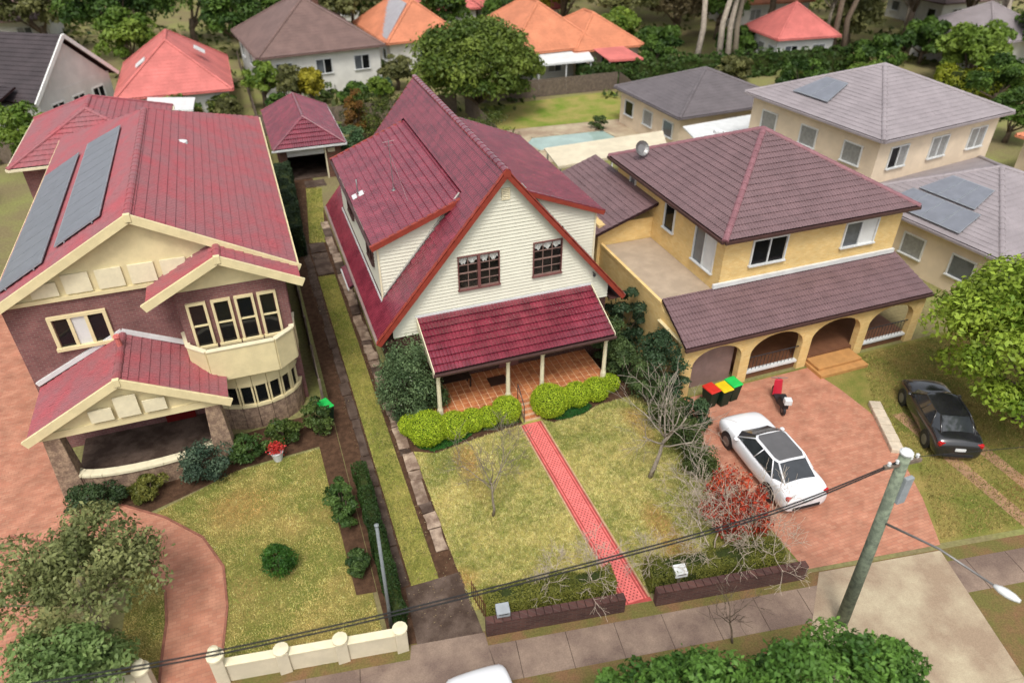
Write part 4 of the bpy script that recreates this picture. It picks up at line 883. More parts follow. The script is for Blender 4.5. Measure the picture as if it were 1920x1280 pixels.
wire('thin overhead wire leaving the power pole to the right', [(14.0, 8.95, 6.84), (24, 7.6, 5.8), (40, 5.2, 6.8)], .01)

# ------------------------------------------------------------------ building helpers
def opening(parent, c, ux, w_, h_, frame, pane, depth=.08, t=.06, panes=1, rows=1, sill=True, out=None, name='window'):
    """a framed window on a wall: c = bottom centre on the wall face, ux = wall direction, out = outward normal"""
    c, ux, out = Vector(c), Vector(ux).normalized(), Vector(out).normalized(); up = Vector((0, 0, 1)); m = MB(); cc = c+up*h_/2+out*depth*.25
    m.obox(cc+up*(h_/2+t/2), ux, out, up, w_/2+t, depth/2, t/2); m.obox(cc-up*(h_/2+t/2)+out*(.03 if sill else 0), ux, out, up, w_/2+t+(.04 if sill else 0), depth/2+(.03 if sill else 0), t/2)
    for s in (-1, 1): m.obox(cc+ux*s*(w_/2+t/2), ux, out, up, t/2, depth/2, h_/2)
    for k in range(1, panes): m.obox(cc+ux*(w_*(k/panes-.5)), ux, out, up, t*.45, depth*.4, h_/2)
    for k in range(1, rows): m.obox(cc+up*(h_*(k/rows-.5)), ux, out, up, w_/2, depth*.35, t*.3)
    wn = m.build(name, frame, parent)
    for k in range(panes):
        m = MB(); m.obox(cc+ux*(w_*((k+.5)/panes-.5))-out*.012, ux, out, up, w_/panes/2-t*.3, .004, h_/2); m.build('pane', pane if not isinstance(pane, (list, tuple)) else pane[k % len(pane)], wn)
    return wn
GL_BLUE = M('glass_reflect', (.10, .11, .12), .08, .3, 1., spec=.8)
CURT = M('net_curtain', S(176, 176, 172, .6), .25, .15, 6., spec=.6)
BLIND = M('drawn_blind', S(226, 226, 222, .8), .6, .06, 3.)
def hip_roof(parent, c, ridge, mat, tl=.33, tw=.30, seg=2, rolls=1, over=0, fascia=None, caps=True, capmat=None, gut=True, rise=.03):
    """c: four eave corners ccw from above; ridge: (p_near_edge01, p_near_edge23)"""
    a, b = ridge; c = [Vector(p) for p in c]; a, b = Vector(a), Vector(b); dk = None
    same = (a-b).length < .05
    planes = [[c[0], c[1], a], [c[1], c[2], b, a] if not same else [c[1], c[2], a], [c[2], c[3], b], [c[3], c[0], a, b] if not same else [c[3], c[0], a]]
    for P in planes: dk = roof_plane([tuple(p) for p in P], parent, mat, DECK, tw=tw, tl=tl, seg=seg, rolls=rolls, deck=.1, rise=rise)
    cm = capmat or mat
    if caps:
        for p, q in ((c[0], a), (c[1], a), (c[2], b), (c[3], b))+(() if same else ((a, b),)): ridge_caps(p, q, dk, cm, .14, .45, single=False)
    if gut:
        m = MB()
        for i in range(4):
            p, q = c[i], c[(i+1) % 4]; d = (q-p).normalized(); o = Vector((d.y, -d.x, 0)); m.bar(p+o*.06-Vector((0, 0, .09)), q+o*.06-Vector((0, 0, .09)), .11, .12)
        m.build('gutter', fascia or CREAM_T, parent)
        m = MB(); m.poly([tuple(p-Vector((0, 0, .12))) for p in reversed(c)]); m.build('eave_soffit', CREAM_T, parent)
    return dk
def gable_wing(parent, x0, x1, yf, yb, ze, slope, mat, back='gable', overf=.3, seg=4, rolls=2, rakemat=None, tl=.33, hipback=0):
    xm = (x0+x1)/2; zr = ze+(xm-x0)*slope; yb2 = yb-hipback; 
    L = roof_plane([(x0, yb, ze), (x0, yf, ze), (xm, yf, zr), (xm, yb2, zr)], parent, mat, DECK, seg=seg, rolls=rolls, deck=.1, rise=.034)
    R_ = roof_plane([(x1, yf, ze), (x1, yb, ze), (xm, yb2, zr), (xm, yf, zr)], parent, mat, DECK, seg=seg, rolls=rolls, deck=.1, rise=.034)
    if hipback: roof_plane([(x1, yb, ze), (x0, yb, ze), (xm, yb2, zr)], parent, mat, DECK, seg=seg, rolls=rolls, deck=.1, rise=.034)
    ridge_caps((xm, yf, zr), (xm, yb2, zr), R_, mat, .14, .45, single=False)
    m = MB(); m.obox((xm, yf-.035, zr-.04), (1, 0, 0), (0, 1, 0), (0, 0, 1), .11, .075, .15); m.build('apex_cap', rakemat or CREAM_Y, R_, bevel=.02)
    for s, x in ((1, x0), (-1, x1)):
        a, b = Vector((xm, yf-.03, zr-.06)), Vector((x-s*.1, yf-.03, ze-.06-.1*slope)); d = (b-a).normalized(); m = MB(); m.obox((a+b)/2, d, (0, 1, 0), d.cross(Vector((0, 1, 0))), (b-a).length/2, .05, .15); m.build('barge_board', rakemat or CREAM_Y, R_)
    return zr, L, R_
def solar(label, P, nu, nv, group='solar panel arrays'):
    """P: four corners of the array on the roof (ccw), raised a little"""
    P = [Vector(p) for p in P]; n = (P[1]-P[0]).cross(P[3]-P[0]).normalized(); t = thing('solar_array', label, 'solar panels', P[0], group)
    PV = M('solar_cell', S(148, 152, 162, .58), .3, .1, 2., spec=.7); PF = M('panel_frame', S(176, 182, 188, .7), .4, .1, 4., metal=.3)
    for i in range(nu):
        for j in range(nv):
            q = lambda u, v: (P[0]*(1-u)+P[1]*u)*(1-v)+(P[3]*(1-u)+P[2]*u)*v
            c = [q((i+a)/nu, (j+b)/nv) for a, b in ((.01, .01), (.99, .01), (.99, .99), (.01, .99))]; m = MB(); m.slab([p+n*.13 for p in c], .04); pn = m.build('panel', PF, t)
            ce = (c[0]+c[1]+c[2]+c[3])/4; m = MB(); m.poly([p.lerp(ce, .05)+n*.134 for p in c]); m.build('cells', PV, pn)
    m = MB()
    for k in (.2, .8): m.bar(P[0].lerp(P[3], k)+n*.06, P[1].lerp(P[2], k)+n*.06, .05, .06)
    m.build('mounting_rail', PF, t); return t

# ------------------------------------------------------------------ left neighbour: mauve brick house
LH = thing('brick_house', 'two storey mauve brick house with rose tiled gables and cream trim, left of the lot', 'house', (-4.2, 26, 0))
lx0, lx1, lze, lsl = -9.75, .75, 6.45, .55; 
m = MB(); m.box(-9.1, .25, 25.6, 43.6, 0, 6.5); m.build('brick_wall', BRICK_PINK, LH)
zr, L1, R1 = gable_wing(LH, lx0+.35, lx1, 25.25, 44.2, lze, lsl, TILE_ROSE, hipback=6.4)
gxm = (lx0+.35+lx1)/2
m = MB(); m.slab([(-9.1, 25.58, 6.4), (.25, 25.58, 6.4), (gxm, 25.58, zr-.15)], .1); m.build('gable_panel', CREAM_Y, LH)
for k in range(7):
    x = -7.6+k*1.05; zt = zr-.3-abs(x-gxm)*lsl
    if zt > 6.9: m = MB(); m.box(x-.42, x+.42, 25.5, 25.57, 6.62, min(7.35, zt)); m.build('gable_board', CREAM_T, LH)
m = MB(); m.box(-9.2, .3, 25.5, 25.6, 6.4, 6.55); m.build('string_course', CREAM_Y, LH)
for gx in (lx1-.02, lx0+.25): m = MB(); m.box(gx, gx+.12, 25.3, 44.2, lze-.15, lze-.03); m.build('gutter', CREAM_Y, LH)
opening(LH, (-6.95, 25.6, 4.55), (1, 0, 0), 1.65, 1.15, CREAM_Y, [GLASS_D, BLIND, GLASS_D], .14, .12, 3, out=(0, -1, 0))
# projecting bay with gable, french windows and balcony
m = MB(); m.box(-3.6, .2, 24.75, 25.6, 2.6, 6.5); m.build('bay_wall', BRICK_PINK, LH)
bzr, BL_, BR_ = gable_wing(LH, -4.45, .75, 24.2, 26.4, 6.4, .52, TILE_ROSE)
m = MB(); m.slab([(-3.7, 24.72, 6.4), (.2, 24.72, 6.4), (-1.85, 24.72, bzr-.2)], .06); m.build('gable_panel', CREAM_Y, LH)
for x in (-3.0, -2.15, -1.35, -.55): opening(LH, (x+.02, 24.75, 4.05), (1, 0, 0), .5, 1.75, CREAM_Y, GLASS_D, .14, .09, 1, 2, out=(0, -1, 0), name='french_window')
m = MB(); prof = [(-3.75, 25.6), (-3.6, 24.55), (-3.0, 23.95), (-.6, 23.95), (.1, 24.55), (.22, 25.6)]
for (xa, ya), (xb, yb) in zip(prof[:-1], prof[1:]): m.bar((xa, ya, 3.55), (xb, yb, 3.55), .12, 1.35)
m.build('balcony_parapet', CREAM_Y, LH, bevel=.015)
m = MB(); m.slab([(x, y, 2.95) for x, y in prof], .12); m.build('balcony_floor', CREAM_Y, LH)
m = MB()
for (xa, ya), (xb, yb) in zip(prof[:-1], prof[1:]): m.bar((xa, ya, 4.25), (xb, yb, 4.25), .2, .06)
m.build('balcony_coping', CREAM_T, LH, bevel=.012)
# rounded stone bay below with windows
m = MB(); K = 10; pts = [(-1.75+1.75*math.cos(PI+PI*k/K), 25.6+1.25*math.sin(PI+PI*k/K)) for k in range(K+1)]
for (xa, ya), (xb, yb) in zip(pts[:-1], pts[1:]): m.bar((xa, ya, .55), (xb, yb, .55), .2, 1.1)
m.build('stone_bay', STONE, LH)
for z, w_, h_, nm in ((2.35, .18, .5, 'bay_band'), (1.13, .28, .07, 'bay_sill')):
    m = MB()
    for (xa, ya), (xb, yb) in zip(pts[:-1], pts[1:]): m.bar((xa, ya, z), (xb, yb, z), w_, h_)
    m.build(nm, CREAM_Y, LH)
for i in range(K):
    (xa, ya), (xb, yb) = pts[i], pts[i+1]
    if i in (0, K-1): continue
    u = Vector((xb-xa, yb-ya, 0)); opening(LH, ((xa+xb)/2, (ya+yb)/2, 1.22), u, u.length-.16, .85, CREAM_Y, GLASS_D, .1, .06, 1, out=(u.y, -u.x, 0))
# lower porch with gable on stone piers
pzr, PL_, PR_ = gable_wing(LH, -8.95, -2.55, 22.5, 25.6, 3.0, .53, TILE_ROSE)
m = MB(); m.slab([(-8.5, 22.75, 3.0), (-3.0, 22.75, 3.0), (-5.75, 22.75, pzr-.2)], .08); m.build('gable_panel', CREAM_Y, LH)
for x in (-6.6, -5.75, -4.9): m = MB(); m.box(x-.36, x+.36, 22.6, 22.665, 3.1, 3.6 if x != -5.75 else 3.95); m.build('gable_board', CREAM_T, LH)
m = MB(); m.box(-8.7, -2.8, 22.7, 22.95, 2.72, 3.0); m.build('porch_beam', CREAM_Y, LH)
a, b, c = Vector((-9.0, 25.55, 3.2)), Vector((-5.75, 25.55, pzr+.1)), Vector((-2.5, 25.55, 3.2))
m = MB(); m.bar(a, b, .1, .16); m.bar(b, c, .1, .16); m.build('flashing', METAL_W, LH)
for x, y in ((-8.35, 22.95), (-3.15, 22.95)):
    m = MB(); m.add([(x-.4, y-.4, 0), (x+.4, y-.4, 0), (x+.4, y+.4, 0), (x-.4, y+.4, 0), (x-.26, y-.26, 2.72), (x+.26, y-.26, 2.72), (x+.26, y+.26, 2.72), (x-.26, y+.26, 2.72)], [(0,3,2,1),(4,5,6,7),(0,1,5,4),(1,2,6,5),(2,3,7,6),(3,0,4,7)]); m.build('stone_pier', STONE, LH, bevel=.03)
m = MB(); pts = [(-5.75+2.35*math.cos(PI+PI*k/14), 22.95+.55*math.sin(PI+PI*k/14)) for k in range(15)]
for (xa, ya), (xb, yb) in zip(pts[:-1], pts[1:]): m.bar((xa, ya, .45), (xb, yb, .45), .22, .9)
m.build('porch_wall', STONE, LH)
m = MB()
for (xa, ya), (xb, yb) in zip(pts[:-1], pts[1:]): m.bar((xa, ya, .95), (xb, yb, .95), .34, .1)
m.build('porch_coping', CREAM_T, LH)
m = MB(); m.box(-8.3, -3.2, 23.0, 25.6, 0, .3); m.build('porch_floor', CONC_DARK, LH)
m = MB(); m.box(-5.3, -4.2, 25.5, 25.6, .3, 2.4); dr = m.build('front_door', M('red_door', S(130, 30, 28, .6), .45, .15, 4.), LH); m = MB(); m.lathe((-5.2, 25.46, 1.3), [(.03, 0), (.035, .03), (.03, .06)], 8); m.build('handle', MAST, dr)
opening(LH, (-6.6, 25.6, .9), (1, 0, 0), 1.6, 1.3, FRAME_B, GLASS_D, .1, .08, 3, out=(0, -1, 0))
m = MB(); m.lathe((-5.75, 24.6, pzr-.1), [(.1, 0), (.09, .5), (.13, .55), (.1, .62)], 8); m.build('chimney_pot', TILE_CORAL, LH)
# rear wing behind the ridge, to the left
hip_roof(LH, [(-12.0, 42.5, 5.6), (-4.2, 42.5, 5.6), (-4.2, 51.5, 5.6), (-12.0, 51.5, 5.6)], ((-8.1, 45.6, 7.5), (-8.1, 48.0, 7.5)), TILE_ROSE); m = MB(); m.box(-11.5, -4.7, 43, 51, 0, 5.55); m.build('rear_wall', BRICK_PINK, LH)
def onL(x, y): return (x, y, lze+(x-(lx0+.35))*lsl+.02)
solar('long solar array on the outer left edge of the rose roof', [onL(-9.2, 37.6), onL(-9.2, 26.2), onL(-7.45, 26.2), onL(-7.45, 37.6)], 10, 1)
solar('long solar array nearest the ridge of the rose roof', [onL(-7.1, 38.0), onL(-7.1, 26.8), onL(-5.35, 26.8), onL(-5.35, 37.2)], 10, 1)
m = MB(); m.lathe((-2.9, 35.0, zr-1.3), [(.16, 0), (.16, .35), (.3, .36), (.28, .5), (.05, .58)], 12); tag(m.build('roof_ventilator', METAL_W, smooth=False), 'small white ventilator on the right slope of the rose roof', 'ventilator')
# ---- left garden
LL = [(-6.6, 14.2), (.85, 13.0), (.85, 22.2), (-3.0, 22.0), (-6.2, 20.6)]
struct(sheet('lawn', LL, .010, LAWN_DRY)); GL_ = lawn_col(S(144, 158, 78, .86), S(234, 212, 140, .88), S(216, 174, 110, .82), 61, .02, 1.6)
def ribbon(name, cl, ws, z, mat):
    L_, R2 = [], []
    for i, (x, y) in enumerate(cl):
        a = Vector(cl[max(0, i-1)]); b = Vector(cl[min(len(cl)-1, i+1)]); d = (b-a).normalized(); n = Vector((-d.y, d.x)); L_.append((x+n.x*ws[i], y+n.y*ws[i])); R2.append((x-n.x*ws[i], y-n.y*ws[i]))
    m = MB(); k = len(cl); m.add([(x, y, z) for x, y in L_+R2], [(i, i+k, i+k+1, i+1) for i in range(k-1)]); o = struct(m.build(name, mat)); return o, L_, R2
rp, a_, b_ = ribbon('garden_path', [(-4.55, 13.2), (-4.5, 14.6), (-4.35, 16.0), (-4.4, 17.4), (-4.9, 18.6), (-6.0, 19.8), (-7.6, 21.0), (-9.6, 22.4)], [.85, .85, .88, .9, .92, .95, 1.0, 1.2], .022, RED_PAVE)
grass('lawn_grass', 'yellowing grass of the left neighbour front lawn', LL, 1500, .04, GL_, .014, .011, avoid=(a_+b_[::-1], [(.3, 14.9), (1, 14.9), (1, 23.4), (.2, 23.4)]))
struct(sheet('side_driveway', [(-13.5, 14.5), (-8.9, 14.2), (-9.0, 24.0), (-9.9, 27), (-9.9, 46), (-13.5, 46)], .014, RED_PAVE))
for pts in (a_, b_):
    m = MB()
    for p, q in zip(pts[:-1], pts[1:]): m.bar((*p, .025), (*q, .025), .07, .045)
    m.build('path_edging', M('edging_brick', S(170, 112, 92, .62), .85, .2, 4.), rp)
struct(sheet('garden_bed', [(.35, 15.0), (.98, 14.9), (.98, 23.4), (.2, 23.4)], .016, SOIL)); struct(sheet('garden_bed', [(-8.6, 20.6), (-6, 20.9), (-2.6, 22.1), (.3, 22.3), (.3, 24.4), (-8.6, 23.4)], .017, SOIL))
for b, r, lab, c1, c2 in [((-7.6, 21.9, 0), (1.1, .7, .55), 'dark spreading shrub in front of the left stone pier', S(38, 62, 36, .55), S(92, 116, 70, .6)), ((-5.9, 21.8, 0), (.7, .6, .45), 'yellow green low shrub before the curved porch wall', S(90, 100, 40, .6), S(150, 150, 70, .6)),
    ((-3.9, 22.0, 0), (.95, .8, .85), 'blue green shrub right of the curved porch wall', S(54, 80, 62, .55), S(116, 140, 110, .6)), ((-2.4, 22.6, 0), (.8, .7, .5), 'low green shrub under the stone bay', S(50, 84, 36, .55), S(110, 140, 70, .6)), ((-1.0, 23.0, 0), (.7, .6, .55), 'mid green shrub beside the stone bay near the bin', S(50, 80, 36, .55), S(120, 140, 64, .6)),
    ((.35, 23.0, 0), (.5, .8, 1.0), 'upright green shrub at the right corner of the brick house', S(50, 78, 36, .55), S(120, 142, 70, .6)), ((.55, 18.3, 0), (.5, 1.1, .8), 'tall dark shrub beside the left lawn by the boundary', S(56, 92, 40, .55), S(120, 150, 74, .6)), ((.6, 15.9, 0), (.35, .5, .4), 'small dark shrub near the grey pole', S(50, 80, 40, .55), S(104, 130, 66, .6))]:
    shrub('garden_shrub', lab, 'shrub', b, r, c1, c2, 3400, .06, 30)
shrub('clipped_shrub', 'small dark green cone shaped shrub alone on the left lawn', 'shrub', (-1.75, 16.7, 0), (.48, .46, .66), S(40, 86, 30, .55), S(90, 142, 50, .6), 5200, .035, 60, .16, shell=.7)
leafy_tree('olive_tree', 'grey green wispy tree in the front left corner', 'tree', (-6.9, 16.3, 0), 4.2, (2.5, 2.2, 1.55), S(92, 106, 56, .7), S(164, 168, 108, .74), 11500, .075, 80, .5, .1, bark=BARK_GREY, shell=.15, limbs=14)
leafy_tree('olive_tree', 'loose grey green shrubby tree at the bottom left edge', 'tree', (-6.9, 13.9, 0), 3.1, (1.7, 1.3, 1.2), S(84, 116, 54, .7), S(156, 178, 108, .74), 7000, .08, 46, .42, .07, bark=BARK_GREY, shell=.2)
FW = thing('front_fence', 'cream rendered front wall with pillars before the left garden', 'wall', (-4, STREET(-4), 0)); 
def seg(x0, x1):
    a, b = Vector((x0, STREET(x0)-.1, .38)), Vector((x1, STREET(x1)-.1, .38)); m = MB(); m.bar(a, b, .18, .76); m.build('panel', RENDER_W, FW, bevel=.015); m = MB(); m.bar(a+Vector((0, 0, .41)), b+Vector((0, 0, .41)), .26, .06); m.build('coping', CREAM_T, FW, bevel=.012)
for x0, x1 in ((-3.55, -2.0), (-1.95, -.4), (-.35, 1.25), (-7.5, -5.75), (-9.6, -7.6)): seg(x0, x1)
for x in (-5.55, -3.65, -1.97, -.37, 1.3):
    tall = x < -3
    m = MB(); m.box(x-.17, x+.17, STREET(x)-.28, STREET(x)+.06, 0, 1.15 if tall else .92); m.build('pillar', RENDER_W, FW, bevel=.02); m = MB(); m.lathe((x, STREET(x)-.11, 1.15 if tall else .92), [(.24, 0), (.24, .07), (.12, .12), (.12, .16), (.16, .22), (.14, .32), (.03, .38)] if tall else [(.22, 0), (.22, .06), (.02, .1)], 12); m.build('pillar_cap', CREAM_T, FW)

# wheelie bins
def bin_(label, loc, rz, lid):
    t = thing('wheelie_bin', label, 'bin', loc, 'wheelie bins'); f = frame2(loc, rz) @ Matrix.Scale(.88, 4); BG = M('bin_body', S(30, 60, 44, .6), .5, .15, 4.)
    m = MB(); m.add([(-.22, -.25, .05), (.22, -.25, .05), (.22, .22, .05), (-.22, .22, .05), (-.29, -.34, 1.0), (.29, -.34, 1.0), (.29, .32, 1.0), (-.29, .32, 1.0)], [(0,3,2,1),(4,5,6,7),(0,1,5,4),(1,2,6,5),(2,3,7,6),(3,0,4,7)]); m.xf(f).build('body', BG, t, bevel=.03)
    m = MB(); m.add([(-.31, -.38, 1.005), (.31, -.38, 1.005), (.31, .36, 1.005), (-.31, .36, 1.005), (-.27, -.33, 1.07), (.27, -.33, 1.07), (.27, .33, 1.1), (-.27, .33, 1.1)], [(0,3,2,1),(4,5,6,7),(0,1,5,4),(1,2,6,5),(2,3,7,6),(3,0,4,7)]); m.xf(f).build('lid', lid, t, bevel=.02)
    for s in (-1, 1): m = MB(); m.tube([(s*.2, .26, .1), (s*.27, .26, .1)], .1, 12); m.xf(f).build('wheel', DARK, t)
    m = MB(); m.tube([(-.25, .38, 1.0), (.25, .38, 1.0)], .018, 6); m.xf(f).build('handle', BG, t)
LR, LY, LG = M('lid_red', S(214, 52, 40, .75), .5, .1, 4.), M('lid_yellow', S(230, 200, 30, .78), .5, .1, 4.), M('lid_green', S(40, 206, 90, .72), .5, .1, 4.)
bin_('red lidded wheelie bin beside the yellow one at the arches', (15.95, 19.2, 0), .15, LR); bin_('yellow lidded wheelie bin between the red and green ones', (16.5, 19.1, 0), .1, LY); bin_('green lidded wheelie bin nearest the arches of the yellow house', (17.06, 19.25, 0), .12, LG)
bin_('green lidded wheelie bin at the right corner of the mauve brick house', (.75, 23.7, 0), .4, LG)
t = thing('garden_ornament', 'small red flowering pot plant by the stone bay', 'pot plant', (-1.35, 22.1, 0)); m = MB(); m.lathe((-1.35, 22.1, 0), [(.16, .02), (.24, .42), (.27, .45), (.22, .46)], 12); m.build('pot', METAL_W, t)
n = 500; P = np.array([-1.35, 22.1, .62])+RNG.normal(size=(n, 3))*np.array([.14, .14, .08]); stuff(leaf_mesh('blooms', P, RNG.normal(size=(n, 3)), .04*np.ones(n), pal(n, S(210, 50, 50, .7), S(232, 90, 80, .7)), leafmat('leaf_surface'), t, .8))

# ------------------------------------------------------------------ right neighbour: yellow brick house
YH = thing('yellow_brick_house', 'two storey yellow brick house with maroon hipped roof and arched porch', 'house', (22.7, 22.5, 0))
m = MB(); m.box(17.95, 27.5, 22.5, 32.3, 0, 6.0); m.build('brick_wall', BRICK_YEL, YH)
hip_roof(YH, [(17.55, 22.1, 6.0), (27.9, 22.1, 6.0), (27.9, 32.7, 6.0), (17.55, 32.7, 6.0)], ((22.72, 27.35, 8.5), (22.72, 27.4, 8.5)), TILE_MAROON, seg=4, rolls=2, capmat=M('roof_cap_pink', S(158, 110, 116, .65), .5, .15, 3.), fascia=GUTTER)
opening(YH, (20.25, 22.5, 4.35), (1, 0, 0), 1.7, 1.15, METAL_W, GLASS_D, .1, .07, 2, out=(0, -1, 0)); opening(YH, (25.2, 22.5, 4.35), (1, 0, 0), 1.75, 1.15, METAL_W, [GL_BLUE, BLIND], .1, .07, 2, out=(0, -1, 0))
for y, w_, z, h_, p in ((23.9, 1.5, 3.9, 1.7, [BLIND, GL_BLUE]), (26.9, .8, 4.3, 1.2, GLASS_D), (30.6, .5, 3.6, 1.9, GL_BLUE)): opening(YH, (17.95, y, z), (0, 1, 0), w_, h_, METAL_W, p, .1, .06, 2 if w_ > 1 else 1, out=(-1, 0, 0))
# porch roof over the arches
roof_plane([(14.85, 19.85, 2.72), (27.75, 19.85, 2.72), (27.75, 22.46, 3.52), (15.15, 22.46, 3.52)], YH, TILE_MAROON, DECK, seg=4, rolls=2, deck=.08, rise=.03)
m = MB(); m.bar((17.6, 22.42, 3.66), (27.55, 22.42, 3.66), .12, .2); m.build('flashing', METAL_W, YH)
m = MB(); m.box(14.8, 27.8, 19.74, 19.85, 2.58, 2.69); m.build('gutter', GUTTER, YH); m = MB(); m.box(15.0, 27.6, 19.9, 22.4, 2.52, 2.56); m.build('eave_soffit', CREAM_Y, YH)
piers = [15.2, 18.1, 21.3, 24.45, 27.5]
m = MB()
for i in range(4):                                   # arcade: arches cut in one wall of piers and spandrels
    x0, x1 = piers[i]+.24, piers[i+1]-.24; xm = (x0+x1)/2; rr = (x1-x0)/2; zs = 2.28-rr*.62; K = 14
    for k in range(K):
        a0, a1 = PI-PI*k/K, PI-PI*(k+1)/K; p0 = (xm+rr*math.cos(a0), zs+rr*.62*math.sin(a0)); p1 = (xm+rr*math.cos(a1), zs+rr*.62*math.sin(a1))
        for y, fl in ((20.05, 0), (20.35, 1)):
            q = [(p0[0], y, p0[1]), (p1[0], y, p1[1]), (p1[0], y, 2.6), (p0[0], y, 2.6)]; m.add(q if not fl else q[::-1], [(0, 1, 2, 3)])
        m.add([(p0[0], 20.05, p0[1]), (p0[0], 20.35, p0[1]), (p1[0], 20.35, p1[1]), (p1[0], 20.05, p1[1])], [(0, 1, 2, 3)])
m.build('arcade', BRICK_YEL, YH)
for x in piers: m = MB(); m.box(x-.24, x+.24, 20.04, 20.36, 0, 2.6); m.build('pier', BRICK_YEL, YH)
m = MB(); m.add([(15.16, 20.37, 0), (15.16, 28.4, 0), (15.16, 28.4, 3.2), (15.16, 22.5, 3.2), (15.16, 22.3, 3.05), (15.16, 20.37, 2.6), (15.42, 20.37, 0), (15.42, 28.4, 0), (15.42, 28.4, 3.2), (15.42, 22.5, 3.2), (15.42, 22.3, 3.05), (15.42, 20.37, 2.6)], [(5, 4, 3, 2, 1, 0), (6, 7, 8, 9, 10, 11), (0, 1, 7, 6), (1, 2, 8, 7), (2, 3, 9, 8), (3, 4, 10, 9), (4, 5, 11, 10), (5, 0, 6, 11)]); m.build('side_wall', BRICK_YEL, YH)
m = MB(); m.box(18.2, 27.4, 20.2, 22.5, 0, .42); m.build('porch_floor', M('porch_tile_brown', S(140, 96, 70, .6), .6, .15, 3.), YH)
m = MB(); m.box(21.6, 24.2, 19.0, 20.2, 0, .18); m.box(21.7, 24.1, 19.35, 20.2, .18, .32); m.build('porch_steps', M('step_tile_ochre', S(214, 158, 96, .66), .8, .12, 3.), YH, bevel=.02)
for i in (1, 3):
    m = MB(); x0, x1 = piers[i]+.24, piers[i+1]-.24
    m.tube([(x0, 20.2, 1.15), (x1, 20.2, 1.15)], .025, 6)
    for k in range(1, 14): x = x0+(x1-x0)*k/14; m.tube([(x, 20.2, .42), (x, 20.2, 1.15)], .012, 4)
    m.build('balustrade', M('wrought_iron', (.03, .03, .03)), YH); m = MB(); m.box(x0, x1, 20.1, 20.3, .36, .46); m.build('balustrade_base', METAL_W, YH)
m = MB(); m.box(15.5, 17.8, 20.5, 20.56, 0, 2.1); m.build('garage_door', M('garage_door_mauve', S(170, 140, 132, .6), .6, .1, 3.), YH)
m = MB(); m.box(22.3, 23.3, 22.4, 22.5, .42, 2.5); m.build('front_door', FRAME_B, YH); opening(YH, (19.6, 22.5, 1.1), (1, 0, 0), 1.8, 1.2, METAL_W, GLASS_D, .1, .07, 2, out=(0, -1, 0)); opening(YH, (25.9, 22.5, 1.1), (1, 0, 0), 1.8, 1.2, METAL_W, GLASS_D, .1, .07, 2, out=(0, -1, 0))
m = MB(); m.box(15.2, 17.94, 22.52, 28.35, 3.1, 3.205); m.build('terrace_floor', M('terrace_tile', S(196, 176, 152, .68), .8, .12, 1.5, fine=.08), YH)
m = MB(); m.box(15.14, 15.28, 22.5, 28.4, 3.2, 3.34); m.build('terrace_kerb', BRICK_YEL, YH)
m = MB(); m.box(15.0, 18.0, 28.4, 34.5, 0, 4.3); m.build('rear_wall', BRICK_YEL, YH); roof_plane([(14.6, 35, 4.0), (14.6, 28.0, 4.0), (17.95, 28.0, 5.2), (17.95, 35, 5.2)], YH, TILE_MAROON, DECK, seg=4, rolls=2, deck=.1, rise=.03)
m = MB(); m.lathe((21.6, 29.2, 7.4), [(.14, 0), (.14, .4), (.26, .42), (.24, .55), (.04, .62)], 12); tag(m.build('roof_ventilator', METAL_W), 'small white ventilator on the maroon hipped roof', 'ventilator')
t = thing('satellite_dish', 'grey satellite dish at the back left of the maroon roof', 'satellite dish', (18.3, 30.8, 6.3)); m = MB(); m.tube([(18.3, 30.8, 6.25), (18.3, 30.8, 6.9)], .025, 6); m.build('mount', MAST, t)
m = MB(); m.lathe((0, 0, 0), [(.02, -.1), (.2, -.07), (.33, .0), (.38, .05), (.33, .012), (.2, -.055)], 14); m.xf(Matrix.Translation((18.3, 30.7, 6.95)) @ Matrix.Rotation(1.1, 4, 'X')).build('dish', MAST, t)
# ---- right driveway, lawn
struct(sheet('lawn', [(14.2, 11.0), (32, 8.2), (32, 20), (27.6, 20), (24.4, 20), (14.2, 20)], .008, LAWN_DRY))
grass('lawn_grass', 'thin patchy grass between the right driveway and the black car', [(19.4, 10.3), (31, 8.6), (31, 19.8), (24.6, 19.8), (22.6, 17), (21.5, 13.5)], 420, .06, lawn_col(S(126, 140, 62, .72), S(190, 166, 104, .72), S(180, 130, 86, .7), 81, .1, 1.5), .012, .016)
rp = struct(sheet('red_driveway', [(14.25, 10.9), (19.2, 10.15), (20.3, 12.0), (21.4, 14.4), (22.0, 16.4), (21.9, 18.2), (21.6, 19.9), (14.3, 19.9)], .018, RED_PAVE))
struct(sheet('driveway_crossover', [(14.6, STREET(14.6)-.1), (19.0, STREET(19.0)-.1), (17.6, STREET(17.6)-4.7), (11.6, STREET(11.6)-4.7), (12.6, STREET(12.6)-2.4)], .021, CONC_PALE))
struct(sheet('driveway_crossover', [(1.55, STREET(1.55)-.1), (3.72, STREET(3.72)-.1), (3.4, STREET(3.4)-4.7), (.2, STREET(.2)-4.7)], .021, FOOTPATH))
for k, x in enumerate((22.55, 24.1)):
    struct(sheet('wheel_track', [(x, 9.6), (x+.55, 9.5), (x+.75, 16), (x+.2, 16)], .013, M('track_earth', S(190, 150, 116, .65), .95, .15, 2., fine=.15)))
t = thing('garden_edging', 'low pale stone kerb mound at the edge of the red driveway', 'kerb', (21.9, 15.5, 0))
for k in range(6):
    a = Vector((21.3+.22*k, 14.35+.45*k, .1)); m = MB(); m.obox(a, Vector((.22, .45, 0)).normalized(), Vector((.45, -.22, 0)).normalized(), (0, 0, 1), .24, .24, .11+.01*(k % 2)); m.build('kerb_stone', M('pale_stone', S(222, 206, 182, .72), .9, .12, 4., rnd=.08), t, bevel=.04)
